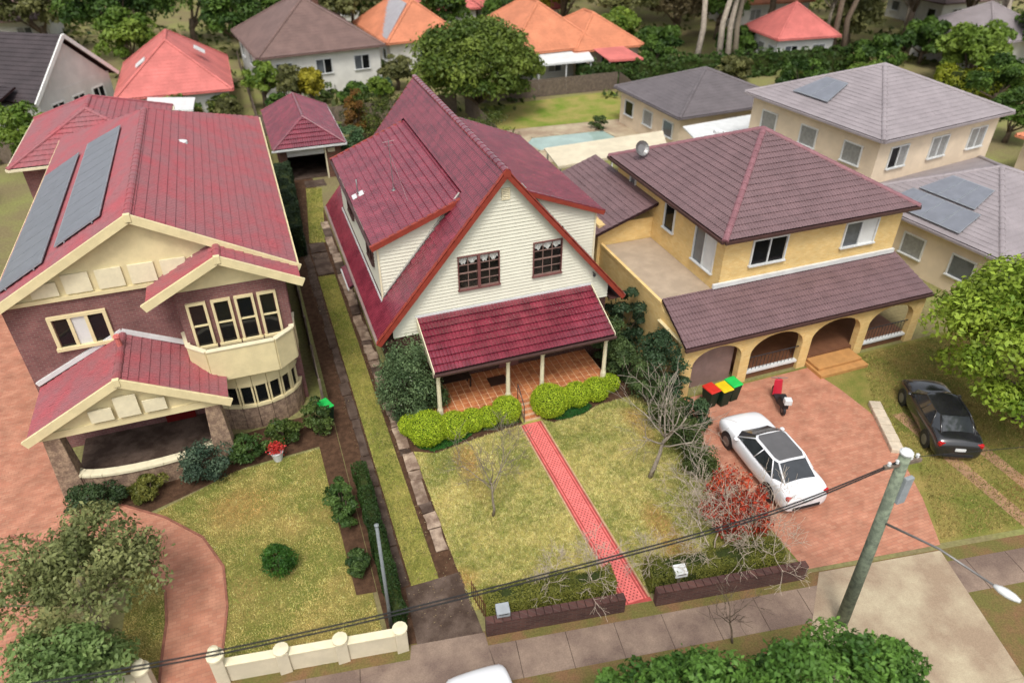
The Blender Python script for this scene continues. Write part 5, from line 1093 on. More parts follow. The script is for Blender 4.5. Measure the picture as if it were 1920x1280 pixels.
leafy_tree('lime_tree', 'big lime green tree on the right edge beside the black car', 'tree', (27.4, 14.0, 0), 6.7, (3.9, 4.3, 3.0), S(104, 136, 34, .7), S(180, 202, 76, .74), 30000, .12, 120, .8, .18, shell=.5, limbs=10)
shrub('boundary_bush', 'big dark green bush between the lot and the yellow house arches', 'bush', (14.4, 20.6, 0), (.8, 1.6, 1.6), S(40, 66, 40, .55), S(96, 124, 84, .6), 5200, .07, 40)
shrub('boundary_bush', 'tall dark bush against the terrace wall of the yellow house', 'bush', (14.4, 24.2, 0), (.65, 1.8, 1.9), S(36, 60, 36, .55), S(86, 112, 76, .6), 5200, .07, 40)
shrub('boundary_bush', 'mid green bush beside the wheelie bins', 'bush', (14.6, 18.3, 0), (.55, .9, .8), S(50, 78, 46, .55), S(110, 140, 92, .6), 3000, .06, 30)

# ------------------------------------------------------------------ vehicles
def car(label, loc, rz, paint, L=4.7, Wd=1.82, Hh=1.45, glass_roof=None, plate=True):
    t = thing('parked_car', label, 'car', loc, 'parked cars'); f = frame2(loc, rz); k = L/4.7; wk = Wd/1.83
    xs = [-2.35, -2.29, -2.1, -1.75, -1.35, -.9, -.3, .3, .9, 1.35, 1.75, 2.08, 2.27, 2.35]
    zt = [.62, .88, 1.0, 1.04, 1.02, .98, .96, .96, .99, .98, .94, .87, .76, .58]
    ww = [.74, .84, .90, .915, .92, .92, .92, .92, .92, .915, .905, .88, .81, .68]
    m = MB(); rows = []
    for x, z, w_ in zip(xs, zt, ww):
        half = [(.82*w_, .20), (.95*w_, .26), (1.0*w_, .46), (1.0*w_, min(.66, z-.12)), (.97*w_, z-.09), (.88*w_, z-.015), (.6*w_, z+.02), (.25*w_, z+.035)]
        rows.append([(x*k, y*wk, zz) for y, zz in half]+[(x*k, 0, z+.04)]+[(x*k, -y*wk, zz) for y, zz in reversed(half)])
    n = len(rows[0]); m.v = [p for r_ in rows for p in r_]
    for i in range(len(rows)-1):
        for j in range(n-1): m.f.append((i*n+j, i*n+j+1, (i+1)*n+j+1, (i+1)*n+j))
        m.f.append((i*n+n-1, i*n, (i+1)*n, (i+1)*n+n-1))
    m.f.append(tuple(range(n-1, -1, -1))); m.f.append(tuple((len(rows)-1)*n+j for j in range(n))); m.xf(f).build('body', paint, t, smooth=True, subsurf=1)
    base = [(1.20, .55), (.92, .84), (-1.30, .84), (-1.86, .64)]; top = [(.38, .50), (.22, .62), (-.92, .62), (-1.14, .54)]; zb, zt_ = .97, Hh-.03
    B = lambda i, s: (base[i][0]*k, base[i][1]*s*wk, zb); T = lambda i, s: (top[i][0]*k, top[i][1]*s*wk, zt_)
    CG = M('car_glass', (.03, .034, .038), .06, .2, 2., spec=.9)
    m = MB(); m.add([B(0, 1), B(0, -1), T(0, -1), T(0, 1), B(1, 1), T(1, 1), B(1, -1), T(1, -1)], [(0, 3, 2, 1), (4, 5, 3, 0), (1, 2, 7, 6)]); m.xf(f).build('windscreen', CG, t)
    m = MB(); m.add([B(3, 1), B(3, -1), T(3, -1), T(3, 1), B(2, 1), T(2, 1), B(2, -1), T(2, -1)], [(0, 1, 2, 3), (4, 0, 3, 5), (1, 6, 7, 2)]); m.xf(f).build('rear_window', CG, t)
    for s in (1, -1):
        m = MB(); m.add([B(1, s), B(2, s), T(2, s), T(1, s)], [(0, 1, 2, 3)]); m.xf(f).build('side_window', CG, t)
        m = MB(); q = lambda u, v: tuple(Vector(B(1, s)).lerp(Vector(B(2, s)), u).lerp(Vector(T(1, s)).lerp(Vector(T(2, s)), u), v)); 
        m.tube([B(1, s), T(1, s), T(2, s), B(2, s)], .027, 6); m.tube([q(.5, 0), q(.5, 1)], .022, 6); m.tube([B(3, s), T(3, s)], .035, 6); m.xf(f).build('pillars', paint, t, smooth=True)
        m = MB(); m.lathe((.82*k, s*.98*wk, .98), [(.02, -.06), (.09, -.03), (.1, .02), (.05, .06)], 8); m.xf(f).build('wing_mirror', paint, t, smooth=True)
        for x in (-1.38, 1.42):
            m = MB(); m.tube([(x*k, s*.70*wk, .33), (x*k, s*.932*wk, .33)], .33, 20); wl = m.xf(f).build('wheel', DARK, t); m = MB(); m.tube([(x*k, s*.93*wk, .33), (x*k, s*.94*wk, .33)], .21, 14); m.xf(f).build('rim', MAST, wl)
            m = MB(); m.tube([(x*k, s*.90*wk, .36), (x*k, s*.921*wk, .36)], .385, 20); m.xf(f).build('wheel_arch', DARK, t)
        m = MB(); m.obox((2.14*k, s*.60*wk, .66), (.8, -.5*s, -.2), (.5*s, .85, 0), (.2, 0, .9), .06, .17, .06); m.xf(f).build('headlight', M('lamp_clear', (.6, .62, .64), .15, spec=.7), t, bevel=.02)
        m = MB(); m.obox((-2.2*k, s*.66*wk, .82), (.9, .3*s, .15), (-.3*s, .95, 0), (-.1, 0, 1), .07, .17, .075); m.xf(f).build('taillight', M('lamp_red', S(210, 30, 36, .7), .25, spec=.6), t, bevel=.02)
    m = MB(); K = 6; R1_ = [[(top[i][0]*k, top[i][1]*wk*(1-2*j/K), zt_+.045*(1-(1-2*j/K)**2)-(.02 if i in (0, 3) else 0)) for j in range(K+1)] for i in range(4)]
    m.v = [p for r_ in R1_ for p in r_]
    for i in range(3):
        for j in range(K): m.f.append((i*(K+1)+j, i*(K+1)+j+1, (i+1)*(K+1)+j+1, (i+1)*(K+1)+j))
    rf = m.xf(f).build('roof', paint, t, smooth=True)
    if glass_roof:
        m = MB(); P = [(.30, .45), (.16, .54), (-.88, .54), (-1.06, .47)]; m.add([(x*k, y*wk*s, zt_+.052-(.03 if abs(x) > .2 and False else 0)) for s in (1, -1) for x, y in P], [(0, 1, 2, 3, 7, 6, 5, 4)]); m.xf(f).build('glass_roof', glass_roof, rf)
    if plate: m = MB(); m.box(-2.375*k, -2.34*k, -.19, .19, .58, .70); m.xf(f).build('number_plate', METAL_W, t)
    m = MB(); m.box(-2.36*k, -2.30*k, -.55, .55, .28, .42); m.xf(f).build('rear_bumper', DARK, t, bevel=.02)
    return t
PW = M('paint_white', S(240, 241, 243, .85), .25, .03, 2., spec=.5, coat=.6); PB = M('paint_black', (.016, .016, .018), .22, .2, 2., spec=.5, coat=.8)
car('white sedan with grey glass roof on the red driveway', (15.95, 15.25, .02), math.radians(86), PW, 4.75, 1.86, 1.46, M('sunroof_grey', S(120, 118, 118, .55), .15, .1, 2., spec=.7))
car('black sedan with red tail lights parked on the earth tracks', (23.8, 14.9, .02), math.radians(64), PB, 4.3, 1.8, 1.43)
car('white car nosing into the driveway crossover at the bottom edge', (2.85, 8.62, .02), math.radians(88), PW, 4.7, 1.84, 1.5)
# red and black scooter by the arches
t = thing('motor_scooter', 'small red and black motor scooter parked on the red driveway', 'scooter', (18.7, 18.2, .02)); f = frame2((18.7, 18.2, .02), math.radians(68))
for x in (-.62, .62):
    m = MB(); m.tube([(x, -.05, .24), (x, .05, .24)], .24, 16); wl = m.xf(f).build('wheel', DARK, t); m = MB(); m.tube([(x, -.054, .24), (x, .054, .24)], .12, 12); m.xf(f).build('rim', MAST, wl)
RP = M('paint_red', S(206, 40, 62, .7), .3, .05, 2., coat=.5)
m = MB(); m.add([(-.8, -.13, .4), (-.25, -.17, .3), (-.25, .17, .3), (-.8, .13, .4), (-.82, -.1, .68), (-.2, -.15, .62), (-.2, .15, .62), (-.82, .1, .68)], [(0,3,2,1),(4,5,6,7),(0,1,5,4),(1,2,6,5),(2,3,7,6),(3,0,4,7)]); m.box(-.25, .35, -.15, .15, .24, .32); m.xf(f).build('body', DARK, t, bevel=.03)
m = MB(); m.add([(.32, -.2, .25), (.42, -.16, .25), (.42, .16, .25), (.32, .2, .25), (.5, -.18, .95), (.58, -.12, .95), (.58, .12, .95), (.5, .18, .95)], [(0,3,2,1),(4,5,6,7),(0,1,5,4),(1,2,6,5),(2,3,7,6),(3,0,4,7)]); m.xf(f).build('front_fairing', RP, t, bevel=.03)
m = MB(); m.tube([(.5, -.34, 1.05), (.55, 0, 1.0), (.5, .34, 1.05)], .018, 6); m.tube([(.55, 0, 1.0), (.62, 0, .3)], .03, 6); m.xf(f).build('handlebar', MAST, t)
m = MB(); m.box(-.78, -.2, -.13, .13, .69, .76); m.xf(f).build('seat', DARK, t, bevel=.03); m = MB(); m.box(-.98, -.72, -.15, .15, .74, 1.0); m.xf(f).build('top_box', METAL_W, t, bevel=.03)

# ------------------------------------------------------------------ foreground street tree
ST1, ST2 = S(50, 92, 36, .66), S(128, 172, 74, .7)
leafy_tree('street_tree', 'bright green street tree at the bottom edge, left of the pair', 'tree', (6.2, 7.9, 0), 4.2, (2.7, 1.5, 1.45), ST1, ST2, 17000, .08, 90, .4, .14, 'street trees on the verge', lean=(.1, -1.0), shell=.6, limbs=12)
leafy_tree('street_tree', 'bright green street tree at the bottom edge, right of the pair below the pole', 'tree', (9.9, 7.2, 0), 4.3, (2.9, 1.5, 1.5), ST1, ST2, 18000, .08, 95, .4, .14, 'street trees on the verge', lean=(.2, -1.1), shell=.6, limbs=12)
bare_tree('bare_tree', 'leafless sapling on the verge beside the power pole', (10.5, 9.5, 0), 3.2, .8, 77, 5, BARK, (0, 0), .04, .42, 3)

# ------------------------------------------------------------------ houses behind
def hip_house(name, label, cx, cy, wx, wy, rot, ze, zr, roof, wall, rlen=None, win=True, chimney=None, over=.45, group=None):
    t = thing(name, label, 'house', (cx, cy, 0), group); f = frame2((cx, cy, 0), rot); q = lambda x, y, z: tuple(f @ Vector((x, y, z)))
    m = MB(); m.box(-wx/2, wx/2, -wy/2, wy/2, 0, ze); m.xf(f).build('wall', wall, t)
    ex, ey = wx/2+over, wy/2+over; rl = max(0, (wy-wx)/2) if rlen is None else rlen
    hip_roof(t, [q(-ex, -ey, ze), q(ex, -ey, ze), q(ex, ey, ze), q(-ex, ey, ze)], (q(0, -rl, zr), q(0, rl, zr)), roof, tl=.33, tw=.6, seg=1, rolls=1, fascia=roof, rise=.016)
    if win:
        for k in range(int(win)):
            x = -wx/2+wx*(k+.5)/int(win); opening(t, q(x, -wy/2, ze-2.0 if ze > 3.2 else .95), f.to_3x3() @ Vector((1, 0, 0)), 1.4, 1.2, METAL_W, random.choice(([GLASS_D, CURT], [CURT, CURT], [GL_BLUE, GLASS_D], [GL_BLUE, GL_BLUE], [CURT, GL_BLUE])), .12, .07, 2, out=f.to_3x3() @ Vector((0, -1, 0)))
        for k in range(3):
            y = -wy/2+wy*(k+.5)/3; opening(t, q(-wx/2, y, ze-2.0 if ze > 3.2 else .95), f.to_3x3() @ Vector((0, 1, 0)), 1.2, 1.1, METAL_W, random.choice((GLASS_D, CURT, GL_BLUE, GL_BLUE)), .12, .07, 1, out=f.to_3x3() @ Vector((-1, 0, 0)))
    if chimney: m = MB(); x, y = chimney; m.box(x-.35, x+.35, y-.3, y+.3, ze, zr+.9); m.box(x-.42, x+.42, y-.37, y+.37, zr+.9, zr+1.05); m.xf(f).build('chimney', BRICK_G, t)
    return t
WH = M('white_render_wall', S(232, 230, 222, .78), .85, .08, 1.)
WC = M('beige_render_wall', S(238, 218, 190, .78), .85, .08, 1.)
hip_house('bungalow', 'low bungalow with coral red hipped roof behind the rose roof', -5.0, 72.3, 8.2, 11.5, 0, 2.5, 5.9, TILE_CORAL, WH, 2.0)
for i, (x, y, z, lab) in enumerate(((-7.2, 69.2, 4.45, 'left roof skylight on the coral bungalow'), (-2.5, 71.0, 4.75, 'right roof skylight on the coral bungalow'))):
    m = MB(); m.obox((x, y, z+.03), (1, 0, 0.66*(1 if x < -5 else -1)), (0, 1, 0), Vector((-.55*(1 if x < -5 else -1), 0, 1)).normalized(), .4, .5, .06); tag(m.build('skylight', METAL_W, bevel=.02), lab, 'skylight')
hip_house('white_house', 'white walled house with grey brown hipped roof behind the garage', 7.1, 77.0, 10.8, 12.2, .12, 3.9, 7.6, TILE_BROWN, WH, 1.2, 3, (2.0, 3.0))
hip_house('cottage', 'cottage with orange and grey roof behind the ridge of the lot house', 18.3, 82.0, 7.5, 11.0, .1, 3.0, 6.2, TILE_ORANGE, WH, 2.4)
m = MB(); m.slab([(14.2, 87.2, 3.25), (14.9, 76.4, 3.25), (17.9, 79.6, 5.9), (17.6, 84.5, 5.9)], .06); tag(m.build('roof_sheeting', M('grey_sheet', S(186, 182, 186, .68), .5, .08, 2.)), 'pale grey metal sheeting over one slope of the orange cottage roof', 'roof sheet')
hip_house('cottage', 'bungalow with bright orange hipped roof right of the round tree', 29.3, 73.5, 9.2, 11.5, .05, 3.0, 6.6, TILE_ORANGE, WH, 1.6)
hip_house('cottage', 'lower orange hipped wing at the right of the orange bungalow', 35.0, 72.0, 7.0, 9.0, .05, 2.8, 5.4, TILE_ORANGE, WC, 1.0)
m = MB(); m.slab([(26.5, 64.6, 2.5), (32.3, 64.7, 2.5), (33.0, 67.8, 2.8), (27.2, 67.6, 2.8)], .08)
def awning(label, pts, mat, legs, cat='awning', name='patio_awning'):
    t = thing(name, label, cat, (pts[0][0], pts[0][1], 0)); m = MB(); m.slab(pts, .08); m.build('roof', mat, t)
    for (x, y, h) in legs: m = MB(); m.box(x-.05, x+.05, y-.05, y+.05, 0, h); m.build('post', METAL_W, t)
    a, b = Vector(pts[0]), Vector(pts[1]); m = MB(); m.bar(a-Vector((0, 0, .1)), b-Vector((0, 0, .1)), .06, .14); m.build('fascia', mat, t)
awning('white patio awning in front of the orange bungalow', [(26.5, 64.6, 2.5), (32.3, 64.7, 2.5), (33.0, 67.8, 2.8), (27.2, 67.6, 2.8)], METAL_W, [(26.7, 64.8, 2.4), (32.1, 64.9, 2.4), (29.5, 64.8, 2.4)])
awning('small red roofed lean-to right of the orange bungalow', [(33.7, 64.3, 2.4), (37.2, 63.9, 2.4), (36.6, 67.0, 2.9), (33.3, 67.0, 2.9)], TILE_CORAL, [(33.9, 64.5, 2.3), (37.0, 64.1, 2.3)])
awning('long cream flat roof behind the yellow house', [(17.9, 39.9, 2.75), (26.2, 40.7, 2.75), (27.4, 43.4, 2.85), (18.2, 43.0, 2.85)], RENDER_W, [(18.2, 40.2, 2.7), (22, 40.5, 2.7), (26, 40.9, 2.7), (18.4, 42.8, 2.7), (27, 43.1, 2.7)], 'carport')
awning('pale metal patio roof below the grey hipped roof', [(28.8, 41.4, 2.7), (35.2, 42.0, 2.7), (36.2, 44.4, 2.85), (29.2, 43.7, 2.85)], METAL_W, [(29, 41.7, 2.6), (35, 42.3, 2.6)])
awning('white flat shed roof below the coral bungalow', [(-7.0, 62.3, 2.5), (-3.6, 61.2, 2.5), (-3.4, 64.2, 2.6), (-7.0, 65.5, 2.6)], METAL_W, [(-6.8, 62.6, 2.4), (-3.8, 61.6, 2.4)], 'shed')
hip_house('grey_roof_house', 'single storey house with charcoal grey hipped roof behind the pool', 34.9, 50.2, 9.8, 8.4, .06, 2.9, 4.9, M('roof_tile_slate', S(124, 116, 118, .62), .55, .12, .8, .06, 60., .4, fine=.1, fscale=14.), WC, 0)
# two storey beige house at the right
t = hip_house('beige_house', 'two storey beige house with wide grey hipped roof at the upper right', 37.8, 35.6, 10.7, 10.0, .13, 6.0, 8.25, TILE_GREY, WC, 0, 3)
w2 = hip_house('beige_wing', 'single storey wing of the beige house carrying solar panels', 38.2, 26.2, 11.2, 8.6, .13, 3.0, 5.0, TILE_GREY, WC, 0, 3)
f = frame2((38.2, 26.2, 0), .13)
def onW(u, v): # left slope of the wing: from eave x=-6.05 to apex
    return tuple(f @ Vector((-6.05+u, v, 3.0+u*(2.0/6.05)+.02)))
solar('upper solar array on the grey wing roof', [onW(2.2, 1.8), onW(2.2, -1.5), onW(4.0, -1.2), onW(4.0, 1.2)], 3, 1); solar('lower solar array on the grey wing roof', [onW(.3, 2.4), onW(.3, -2.2), onW(2.05, -2.0), onW(2.05, 2.0)], 4, 1)
fb = frame2((37.8, 35.6, 0), .13)
def onB(u, v): return tuple(fb @ Vector((-5.8+u, v, 6.0+u*(2.25/5.8)+.02)))
solar('dark solar pool heating mat on the beige house roof', [onB(1.2, 2.6), onB(1.2, -.2), onB(3.2, .2), onB(3.2, 1.9)], 2, 1)
hip_house('red_roof_house', 'house with orange red roof at the right edge beyond the wing', 55.5, 29.5, 10, 9, .1, 3.0, 5.6, TILE_ORANGE, WC, 0)
# charcoal gabled house at the upper left
BH = thing('charcoal_gable_house', 'white house with steep charcoal tiled gables at the upper left edge', 'house', (-17.5, 74, 0)); f = frame2((-17.6, 72.5, 0), math.radians(58)); q = lambda x, y, z: tuple(f @ Vector((x, y, z)))
m = MB(); m.box(-4.2, 4.2, -6, 7, 0, 3.2); m.xf(f).build('wall', WH, BH)
for s in (-1, 1):
    P = [q(-4.8, 7.4, 3.0), q(-4.8, -6.4, 3.0), q(0, -6.4, 7.0), q(0, 7.4, 7.0)] if s < 0 else [q(4.8, -6.4, 3.0), q(4.8, 7.4, 3.0), q(0, 7.4, 7.0), q(0, -6.4, 7.0)]; dk = roof_plane(P, BH, TILE_BLACK, DECK, tw=.6, tl=.4, seg=1, rolls=1, rise=.03)
    for y in (-6.42, 7.42): m = MB(); m.bar(q(s*4.9, y, 2.9), q(0, y, 6.95), .12, .3); m.build('barge_board', WHITE_P, dk)
for y, sg in ((-5.98, 1), (6.98, -1)): P = [q(-4.2, y, 3.0), q(4.2, y, 3.0), q(0, y, 6.5)]; m = MB(); m.slab(P if sg > 0 else P[::-1], .1); m.build('gable_wall', WH, BH)
m = MB(); m.box(-8.5, -4.2, -4, 3, 0, 2.7); m.xf(f).build('wing_wall', WH, BH); roof_plane([q(-9.0, 3.4, 2.6), q(-9.0, -4.4, 2.6), q(-4.2, -4.4, 4.0), q(-4.2, 3.4, 4.0)], BH, TILE_BLACK, DECK, tw=.6, tl=.4, seg=1, rolls=1, rise=.03)
for x in (-2.4, 0, 2.4): opening(BH, q(x, -6, .9), f.to_3x3() @ Vector((1, 0, 0)), 1.3, 1.4, WHITE_P, GLASS_D, .12, .09, 2, out=f.to_3x3() @ Vector((0, -1, 0)))
for i, (cx, cy, wx, wy, rm, lab) in enumerate([(24.5, 96, 10, 9, TILE_CORAL, 'distant coral roofed house at the top edge above the round tree'), (34.5, 92, 8, 9, TILE_CORAL, 'smaller distant coral roofed house right of the other at the top edge'), (12.5, 107, 9, 9, TILE_ORANGE, 'distant orange roofed house at the top edge behind the white house'),
     (56.5, 66.8, 6.5, 6, TILE_CORAL, 'pink red roofed house glimpsed between the gum trunks'), (-24, 106, 10, 9, TILE_BROWN, 'distant brown roofed house at the top left corner'), (76, 60, 9, 9, TILE_GREY, 'pale distant house behind the trees at the right edge'), (66, 86, 10, 9, TILE_ORANGE, 'distant orange roof behind the gum trees'), (90, 78, 10, 9, TILE_BROWN, 'farthest brown roof at the upper right corner')]):
    hip_house('distant_house', lab, cx, cy, wx, wy, .1*((i % 3)-1), 3.0, 5.8, rm, WH, 0, 2)
# ---- back yards: pool, lawns, fences, hedges
struct(sheet('pool_paving', [(18.5, 47.5), (31, 46.8), (32, 54.6), (19, 55.4)], .012, CONC_PALE)); struct(sheet('back_lawn', [(19.5, 55.4), (31.5, 54.7), (33.5, 62.5), (19.8, 62)], .010, M('lawn_green', S(126, 152, 56, .66), .95, .2, .5, .3, 20., .1, col2=S(176, 164, 96, .66), fine=.2, fscale=12.)))
pl = thing('swimming_pool', 'pale blue backyard swimming pool behind the yellow house', 'swimming pool', (24, 51, 0)); m = MB(); pp = [(20.6, 49.7), (26.6, 49.4), (27.8, 50.6), (27.5, 52.6), (21.2, 52.9), (20.3, 51.8)]
m.slab([(x, y, .03) for x, y in pp], .02); m.build('water', M('pool_water', S(178, 202, 192, .7), .08, .1, .8, .15, 3., .6), pl)
for i in range(6): a, b = pp[i], pp[(i+1) % 6]; m = MB(); m.bar((*a, .045), (*b, .045), .35, .05); m.build('coping', CONC_PALE, pl)
shrub('pool_shrub', 'small round shrub leaning over the far end of the pool', 'shrub', (27.2, 52.9, .02), (.8, .8, .55), S(50, 80, 40, .55), S(110, 130, 70, .6), 1800, .08, 20)
def fence(label, pts, h, group='paling fences'):
    t = thing('paling_fence', label, 'fence', (*pts[0], 0), group); k = 0
    for (x0, y0), (x1, y1) in zip(pts[:-1], pts[1:]):
        a, b = Vector((x0, y0, 0)), Vector((x1, y1, 0)); l = (b-a).length; n = max(2, int(l/2.4))
        for i in range(n+1): p = a.lerp(b, i/n); m = MB(); m.box(p.x-.05, p.x+.05, p.y-.05, p.y+.05, 0, h); m.build('post', TIMBER, t)
        m = MB(); d = (b-a).normalized(); nn = int(l/.15)
        for i in range(nn): p = a.lerp(b, (i+.5)/nn); m.obox((p.x, p.y, h/2+.02+random.uniform(-.015, .015)), d, Vector((-d.y, d.x, 0)), (0, 0, 1), .068, .01, h/2)
        stuff(m.build('palings', TIMBER, t))
fence('weathered paling fence along the rear boundary of the lot', [(-1, 60.6), (17.5, 61.2)], 1.7); fence('paling fence beyond the pool lawn', [(19, 63.2), (34, 63.0)], 1.6); fence('grey paling fence right of the pool yard', [(31.8, 46.5), (34.2, 62.8)], 1.6); fence('paling fence between pool yard and lot', [(17.3, 36), (18.3, 61)], 1.6); fence('paling fence left of the garage beside the tall hedge', [(.75, 24.5), (.95, 60)], 1.6); fence('red brown fence at the left edge behind the rose roof', [(-22, 61.5), (-13, 60.5)], 1.7); fence('fence between the coral bungalow and the white house', [(1.0, 61), (.6, 84)], 1.6)
G1, G2, O1, O2 = S(46, 76, 28, .55), S(120, 150, 62, .6), S(76, 84, 40, .55), S(150, 150, 84, .6)
leafy_tree('round_tree', 'large round green tree behind the ridge of the lot house', 'tree', (18.9, 59.6, 0), 7.6, (5.3, 4.6, 3.7), S(72, 100, 34, .6), S(146, 164, 70, .62), 26000, .19, 110, 1.2, .3, shell=.6, limbs=8)
HB = S(60, 96, 36, .55), S(130, 160, 66, .6)
hedge('back_hedge', 'long dark hedge along the rear of the grey roofed house', [(31, 65.2), (60, 61.5)], 1.6, 2.0, S(46, 76, 32, .55), S(100, 128, 56, .6), 55, .2, rough=.5)
hedge('back_hedge', 'yellow green hedge at the right edge beyond the beige house', [(62, 52), (76, 40)], 1.8, 2.2, S(110, 130, 30, .6), S(190, 194, 60, .6), 60, .2, rough=.5)
BGT = [ # base, height, radii, palette, label
 ((-11, 92), 9, (5, 4.5, 4), 0, 'dense green tree behind the coral bungalow on the left'), ((-3.5, 96), 10, (5, 5, 4.6), 0, 'tall dense green tree directly behind the coral bungalow'), ((4.5, 99), 9, (4.5, 4, 4), 0, 'dark green tree between coral bungalow and white house'), ((-19, 98), 9, (4.5, 4, 4), 1, 'olive tree behind the charcoal gables'), ((-28, 92), 9, (5, 4, 4), 0, 'green tree at the far left top edge'),
 ((2.0, 68.0), 4.0, (1.5, 1.4, 1.6), 3, 'yellow green shrubby tree right of the coral bungalow'), ((4.2, 65.0), 4.2, (1.2, 1.2, 1.6), 1, 'olive tree in front of the white house'), ((5.8, 64.8), 4.0, (1.0, 1.0, 1.5), 4, 'golden foliage tree in front of the white house'), ((9.3, 64.5), 2.6, (1.3, 1.3, 1.1), 0, 'dark rounded tree before the white house wall'), ((-8.8, 63.8), 2.6, (1.4, 1.2, 1.1), 4, 'yellow flowering bush tree below the coral bungalow'), ((-5.0, 66.2), 2.4, (1.6, 1.1, 1.0), 3, 'green bush tree under the coral bungalow eave'), ((-14.5, 58.5), 4.6, (2.2, 2.0, 1.9), 3, 'rounded lime green tree at the left edge'), ((-19, 52), 4.0, (2.4, 2.2, 1.7), 1, 'olive green tree outside the left edge behind the solar roof'), ((-15.5, 38), 3.4, (1.6, 2.4, 1.4), 4, 'yellow green bush tree at the left edge beside the solar arrays'),
 ((13.4, 88), 8, (3.2, 3, 3.4), 1, 'olive tree between the white house and the orange cottage'), ((23.5, 86), 7.5, (3.0, 3, 3.2), 0, 'dark tree behind the round tree'), ((37.5, 84), 10, (3.6, 3.4, 4.4), 4, 'golden yellow tree behind the orange bungalow'), ((42, 78), 11, (4, 4, 4.6), 1, 'olive gum crown right of the golden tree'), ((46, 88), 13, (5, 5, 5), 1, 'tall olive tree behind the gum trunks'), ((40, 66.5), 3.2, (2.2, 1.6, 1.4), 0, 'green bush tree right of the red lean-to'),
 ((53, 84), 14, (5, 5, 5.5), 2, 'tall brown olive tree in the middle of the gum stand'), ((62, 78), 14, (5, 5, 5), 1, 'tall olive tree behind the pink red roof'), ((61, 58.5), 3.6, (3.0, 2.4, 1.7), 0, 'dark bush tree behind the beige house roof'), ((66, 52), 5.5, (3.4, 3.2, 2.6), 3, 'fresh green tree right of the beige house roof'), ((72, 66), 13, (5, 5, 5), 1, 'broad olive tree at the upper right'), ((70, 55), 5.0, (3.2, 3, 2.3), 3, 'bright green tree at the upper right in front of the olive one'), ((80, 54), 8, (4.4, 4, 3.6), 0, 'dark green tree at the right edge'), ((83, 68), 12, (5, 5, 5), 2, 'brownish tall tree in the top right corner'), ((76, 80), 13, (5.4, 5, 5), 1, 'far olive tree along the top right edge'), ((62, 45.5), 4.6, (3.0, 2.6, 2.0), 0, 'green tree directly right of the beige house'), ((33, 101), 9, (4.6, 4, 4), 0, 'distant dark tree above the orange bungalow'), ((19, 104), 9, (4.4, 4, 4), 1, 'distant olive tree above the orange cottage'), ((4, 116), 10, (6, 5, 4.6), 0, 'distant green tree at the top edge left of the white house roof'), ((-14, 118), 11, (6, 5, 5), 0, 'distant green tree at the top edge behind the charcoal gables'), ((44, 106), 12, (6, 5, 5), 1, 'distant olive tree above the golden tree'), ((60, 100), 13, (6, 6, 5.5), 0, 'distant green tree behind the gum stand'), ((90, 92), 13, (7, 6, 6), 1, 'farthest olive tree at the top right'), ((-34, 112), 11, (7, 6, 5), 1, 'farthest olive tree at the top left corner'), ((26, 112), 10, (6, 5, 5), 3, 'distant fresh green tree at the top centre'), ((52, 69.5), 3.2, (2.6, 2.0, 1.5), 0, 'low dark bush tree at the foot of the gum trunks'), ((46.5, 61.5), 2.4, (2.4, 1.4, 1.2), 1, 'low olive bush tree behind the grey roof')]
PALS = [(S(44, 76, 28, .55), S(116, 150, 60, .6)), (S(84, 90, 46, .55), S(152, 152, 92, .6)), (S(94, 80, 54, .55), S(150, 136, 96, .6)), (S(80, 116, 34, .58), S(160, 184, 76, .62)), (S(150, 140, 30, .6), S(206, 196, 66, .62))]
for i, ((x, y), h, r, p, lab) in enumerate(BGT):
    n = int(2600+900*max(r)); c1, c2 = PALS[p]; far = math.hypot(x, y) > 80
    leafy_tree('garden_tree', lab, 'tree', (x, y, 0), h, r, c1, c2, n, .26 if far else .17, 34, None, .12+.02*h, 'trees in the gardens behind', shell=.5 if p != 2 else .35, limbs=5)
for i, (x, y, h, ln, lab, bk) in enumerate([(44.5, 66.0, 17, (1.5, 2), 'leftmost pale leaning gum tree of the stand', BARK_PALE), (46.8, 65.2, 18, (3, 2), 'pale twin trunked gum tree second from the left', BARK_PALE), (48.2, 65.6, 17, (2.4, 3), 'pale gum tree leaning right beside the twin one', BARK_PALE), (50.5, 67.5, 16, (1, 2), 'slender pale gum tree behind the leaning ones', BARK_GREY), (59.5, 63.5, 18, (.6, 1), 'thick dark trunked tree behind the beige house', BARK), (62.2, 64.5, 17, (2.5, 1), 'dark forked tree right of the thick trunk', BARK), (78.5, 58.5, 15, (-1.5, 2), 'curved pale trunk at the right edge', BARK_PALE)]):
    t = leafy_tree('gum_tree', lab, 'tree', (x, y, 0), h, (3.6, 3.2, 5.2), S(90, 94, 56, .6), S(164, 160, 110, .66), 4200, .19, 40, 1.0, .28, 'gum trees at the upper right', h-6.0, bk, ln, .2, limbs=10)
# loose planting that fills the yards between the houses
n = 26000; P = np.stack([RNG.uniform(-60, 120, n), RNG.uniform(60, 150, n), np.zeros(n)], 1); kk = vnoise(P[:, 0], P[:, 1], 6., 77) > .5; P = P[kk]; n = len(P); P[:, 2] = RNG.random(n)*1.0*vnoise(P[:, 0], P[:, 1], 3., 78)
stuff(leaf_mesh('undergrowth', P, RNG.normal(size=(n, 3))+np.array([0, 0, .8]), .3+.25*RNG.random(n), pal(n, S(60, 84, 36, .55), S(140, 146, 80, .6)), leafmat('leaf_surface')), 'low garden undergrowth between the distant houses', 'undergrowth')

